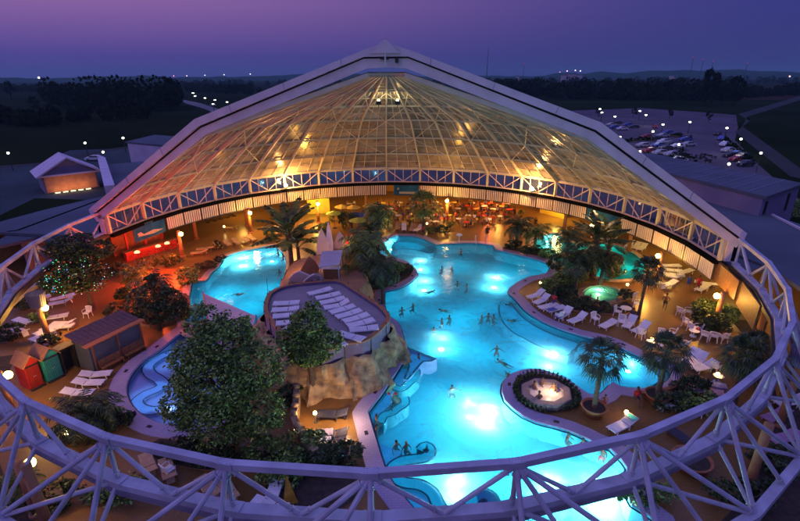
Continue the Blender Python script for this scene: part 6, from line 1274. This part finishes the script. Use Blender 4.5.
for (x0, y0, x1, y1, n_) in ((612, 124, 640, 126, 9), (648, 134, 690, 138, 12), (648, 142, 690, 148, 12), (645, 150, 688, 157, 12), (715, 138, 746, 163, 12)):
    for i in range(n_): g_ = G(x0+(x1-x0)*i/n_, y0+(y1-y0)*i/n_); bm_.box((g_.x, g_.y, -.02), (.15, 5, .006), .1)
bm_.build('bay_markings', mat('worn_white_marking', (.35, .35, .36), .8, .3, 1))['kind'] = 'structure'
e = empty('low_wing', (0, 0, 0), 0, 'low flat grey roofed wing between the right ring end and the service building', 'building')
lw = [G(*q, 4.4) for q in ((690, 196), (770, 221), (812, 243), (860, 300), (812, 300))]+[RP(19.5, 35.0, 4.4, True), RP(18, 34.0, 4.4, True), RP(16.5, 31.4, 4.4, False), RP(15, 33, 4.4, False)]
lwp = [tuple(p)[:2] for p in lw]
m = MB(); m.prism(lwp, 4.78, 5.1); m.build('roof', roof_m, e)
m = MB(); 
for i in range(1, 4): m.beam(lw[i]+Vector((0, 0, .74)), lw[i+1]+Vector((0, 0, .74)), .3, .3) if i < 3 else None
m.build('parapet', fascia, e)
m = MB()
for i in range(1, 4): a, b = lw[i], lw[i+1]; m.slab([(a.x, a.y, 0), (b.x, b.y, 0), (b.x, b.y, 4.7), (a.x, a.y, 4.7)], .2)
m.build('wall', wall_m, e)
# ---- buildings on the left
e = empty('side_wing', (0, 0, 0), 0, 'low grey roofed wing with pale edge at the left ring end', 'building')
q = [G(8, 234, 4.6), G(18, 233, 4.6), G(108, 199, 4.6), G(118, 203, 4.6), RP(0, 31.6, 0, False), RP(35.2, 32.6, 0, True), G(40, 236, 4.6), G(-20, 250, 4.6)]
m = MB(); m.prism([tuple(p)[:2] for p in q], 4.25, 4.55); m.build('roof', roof_m, e)
m = MB(); m.beam(q[0]+Vector((0, 0, .15)), q[1]+Vector((0, 0, .15)), .4, .3); m.beam(q[1]+Vector((0, 0, .15)), q[2]+Vector((0, 0, .15)), .45, .3); m.build('parapet', fascia, e)
m = MB(); m.slab([(q[1].x, q[1].y, 0), (q[2].x, q[2].y, 0), (q[2].x, q[2].y, 4.2), (q[1].x, q[1].y, 4.2)], .2); m.build('wall', wall_m, e)
# gabled kiosk
a = G(46, 194); b = G(100, 187); d = b-a; w = d.length
e = empty('gabled_kiosk', a, atan2(d.y, d.x), 'gabled building with pale roof and orange lit front in the yard', 'building')
MB().box((w/2, 4, 1.7), (w, 8, 3.4)).slab([(0, .1, 3.4), (w, .1, 3.4), (w/2, .1, 6.0)], .2).build('wall', wall_m, e)
MB().box((w/2, -.08, 1.75), (w*.94, .1, 3.2)).build('lit_front', mat('amber_front', (.5, .22, .1), .6, .2, 1), e)
m = MB(); m.slab([(-.9, -.8, 3.2), (w/2, -.8, 6.4), (w/2, 8.6, 6.4), (-.9, 8.6, 3.2)], .25); m.build('roof', fascia, e)
m = MB(); m.slab([(w+.9, -.8, 3.2), (w/2, -.8, 6.45), (w/2, 8.6, 6.45), (w+.9, 8.6, 3.2)], .25); m.build('roof', fascia, e)
MB().box((w/2, -.3, 3.3), (w+1.2, .5, .3)).build('tie_beam', fascia, e)
for i in range(5):
    f = MB().box((w*(.2+.14*i), -.9, .12), (w*.09, .2, .16)).build('floor_light', emis('strip_glow', (1, .8, .45), 2.5), e)
    point(e.location+Vector((d.x, d.y, 0)).normalized()*w*(.2+.14*i)+Vector((d.y, -d.x, 0)).normalized()*1.6+Vector((0, 0, .8)), 45, (1, .45, .18), .2, 'strip_light')
# block with the slanted wall, next to the left roof slope
e = empty('plant_building', (0, 0, 0), 0, 'blocky grey building with a slanted pale end wall beside the left slope', 'building')
a, b = G(133, 168), G(160, 166); zz = 4.5
c1, c2 = G(133, 144, 5.5), G(165, 142, 5.5); base = [Vector((p.x, p.y, 0)) for p in (a, G(185, 163))]
q = [a, a+Vector((16, 1, 0)), a+Vector((16, 16, 0)), a+Vector((0, 14, 0))]
MB().prism([tuple(p)[:2] for p in q], 0, 4.2).build('wall', wall_m, e)
m = MB(); m.slab([q[0]+Vector((-.4, -.4, 6.2)), q[1]+Vector((.4, -.4, 4.4)), q[2]+Vector((.4, .4, 4.4)), q[3]+Vector((-.4, .4, 6.2))], .3); m.build('roof', roof_m, e)
m = MB(); m.slab([q[0]+Vector((0, -.15, 0)), q[1]+Vector((0, -.15, 0)), q[1]+Vector((0, -.15, 4.3)), q[0]+Vector((0, -.15, 6.1))], .2); m.build('end_wall', fascia, e)
e = empty('flat_annexe', (0, 0, 0), 0, 'long low flat roofed block at the foot of the left roof slope', 'building')
q = [G(x, y, 3.6) for x, y in ((103, 165), (134, 162), (190, 158), (190, 185), (112, 197))]
MB().prism([tuple(p)[:2] for p in q], 0, 3.3).build('wall', wall_m, e); MB().prism([tuple(p)[:2] for p in q], 3.31, 3.6).build('roof', roof_m, e)
m = MB(); m.slab([q[0]+Vector((0, 0, -.2)), q[4]+Vector((0, 0, -.2)), q[4]+Vector((0, 0, 1.8)), q[0]+Vector((0, 0, 1.6))], 1.4); m.build('end_wall', fascia, e)
# ---- evening haze over the plain
hz = MB().box((0, 2500, 44.), (8200, 6400, 92.)).build('haze', None); hz['kind'] = 'stuff'
hm_ = bpy.data.materials.new('evening_haze'); hm_.use_nodes = True; n_ = hm_.node_tree; n_.nodes.clear()
pv = n_.nodes.new('ShaderNodeVolumePrincipled'); pv.inputs['Color'].default_value = (.42, .80, .85, 1); pv.inputs['Density'].default_value = .00013; pv.inputs['Anisotropy'].default_value = .2
oo = n_.nodes.new('ShaderNodeOutputMaterial'); n_.links.new(pv.outputs[0], oo.inputs['Volume']); hz.data.materials.append(hm_)
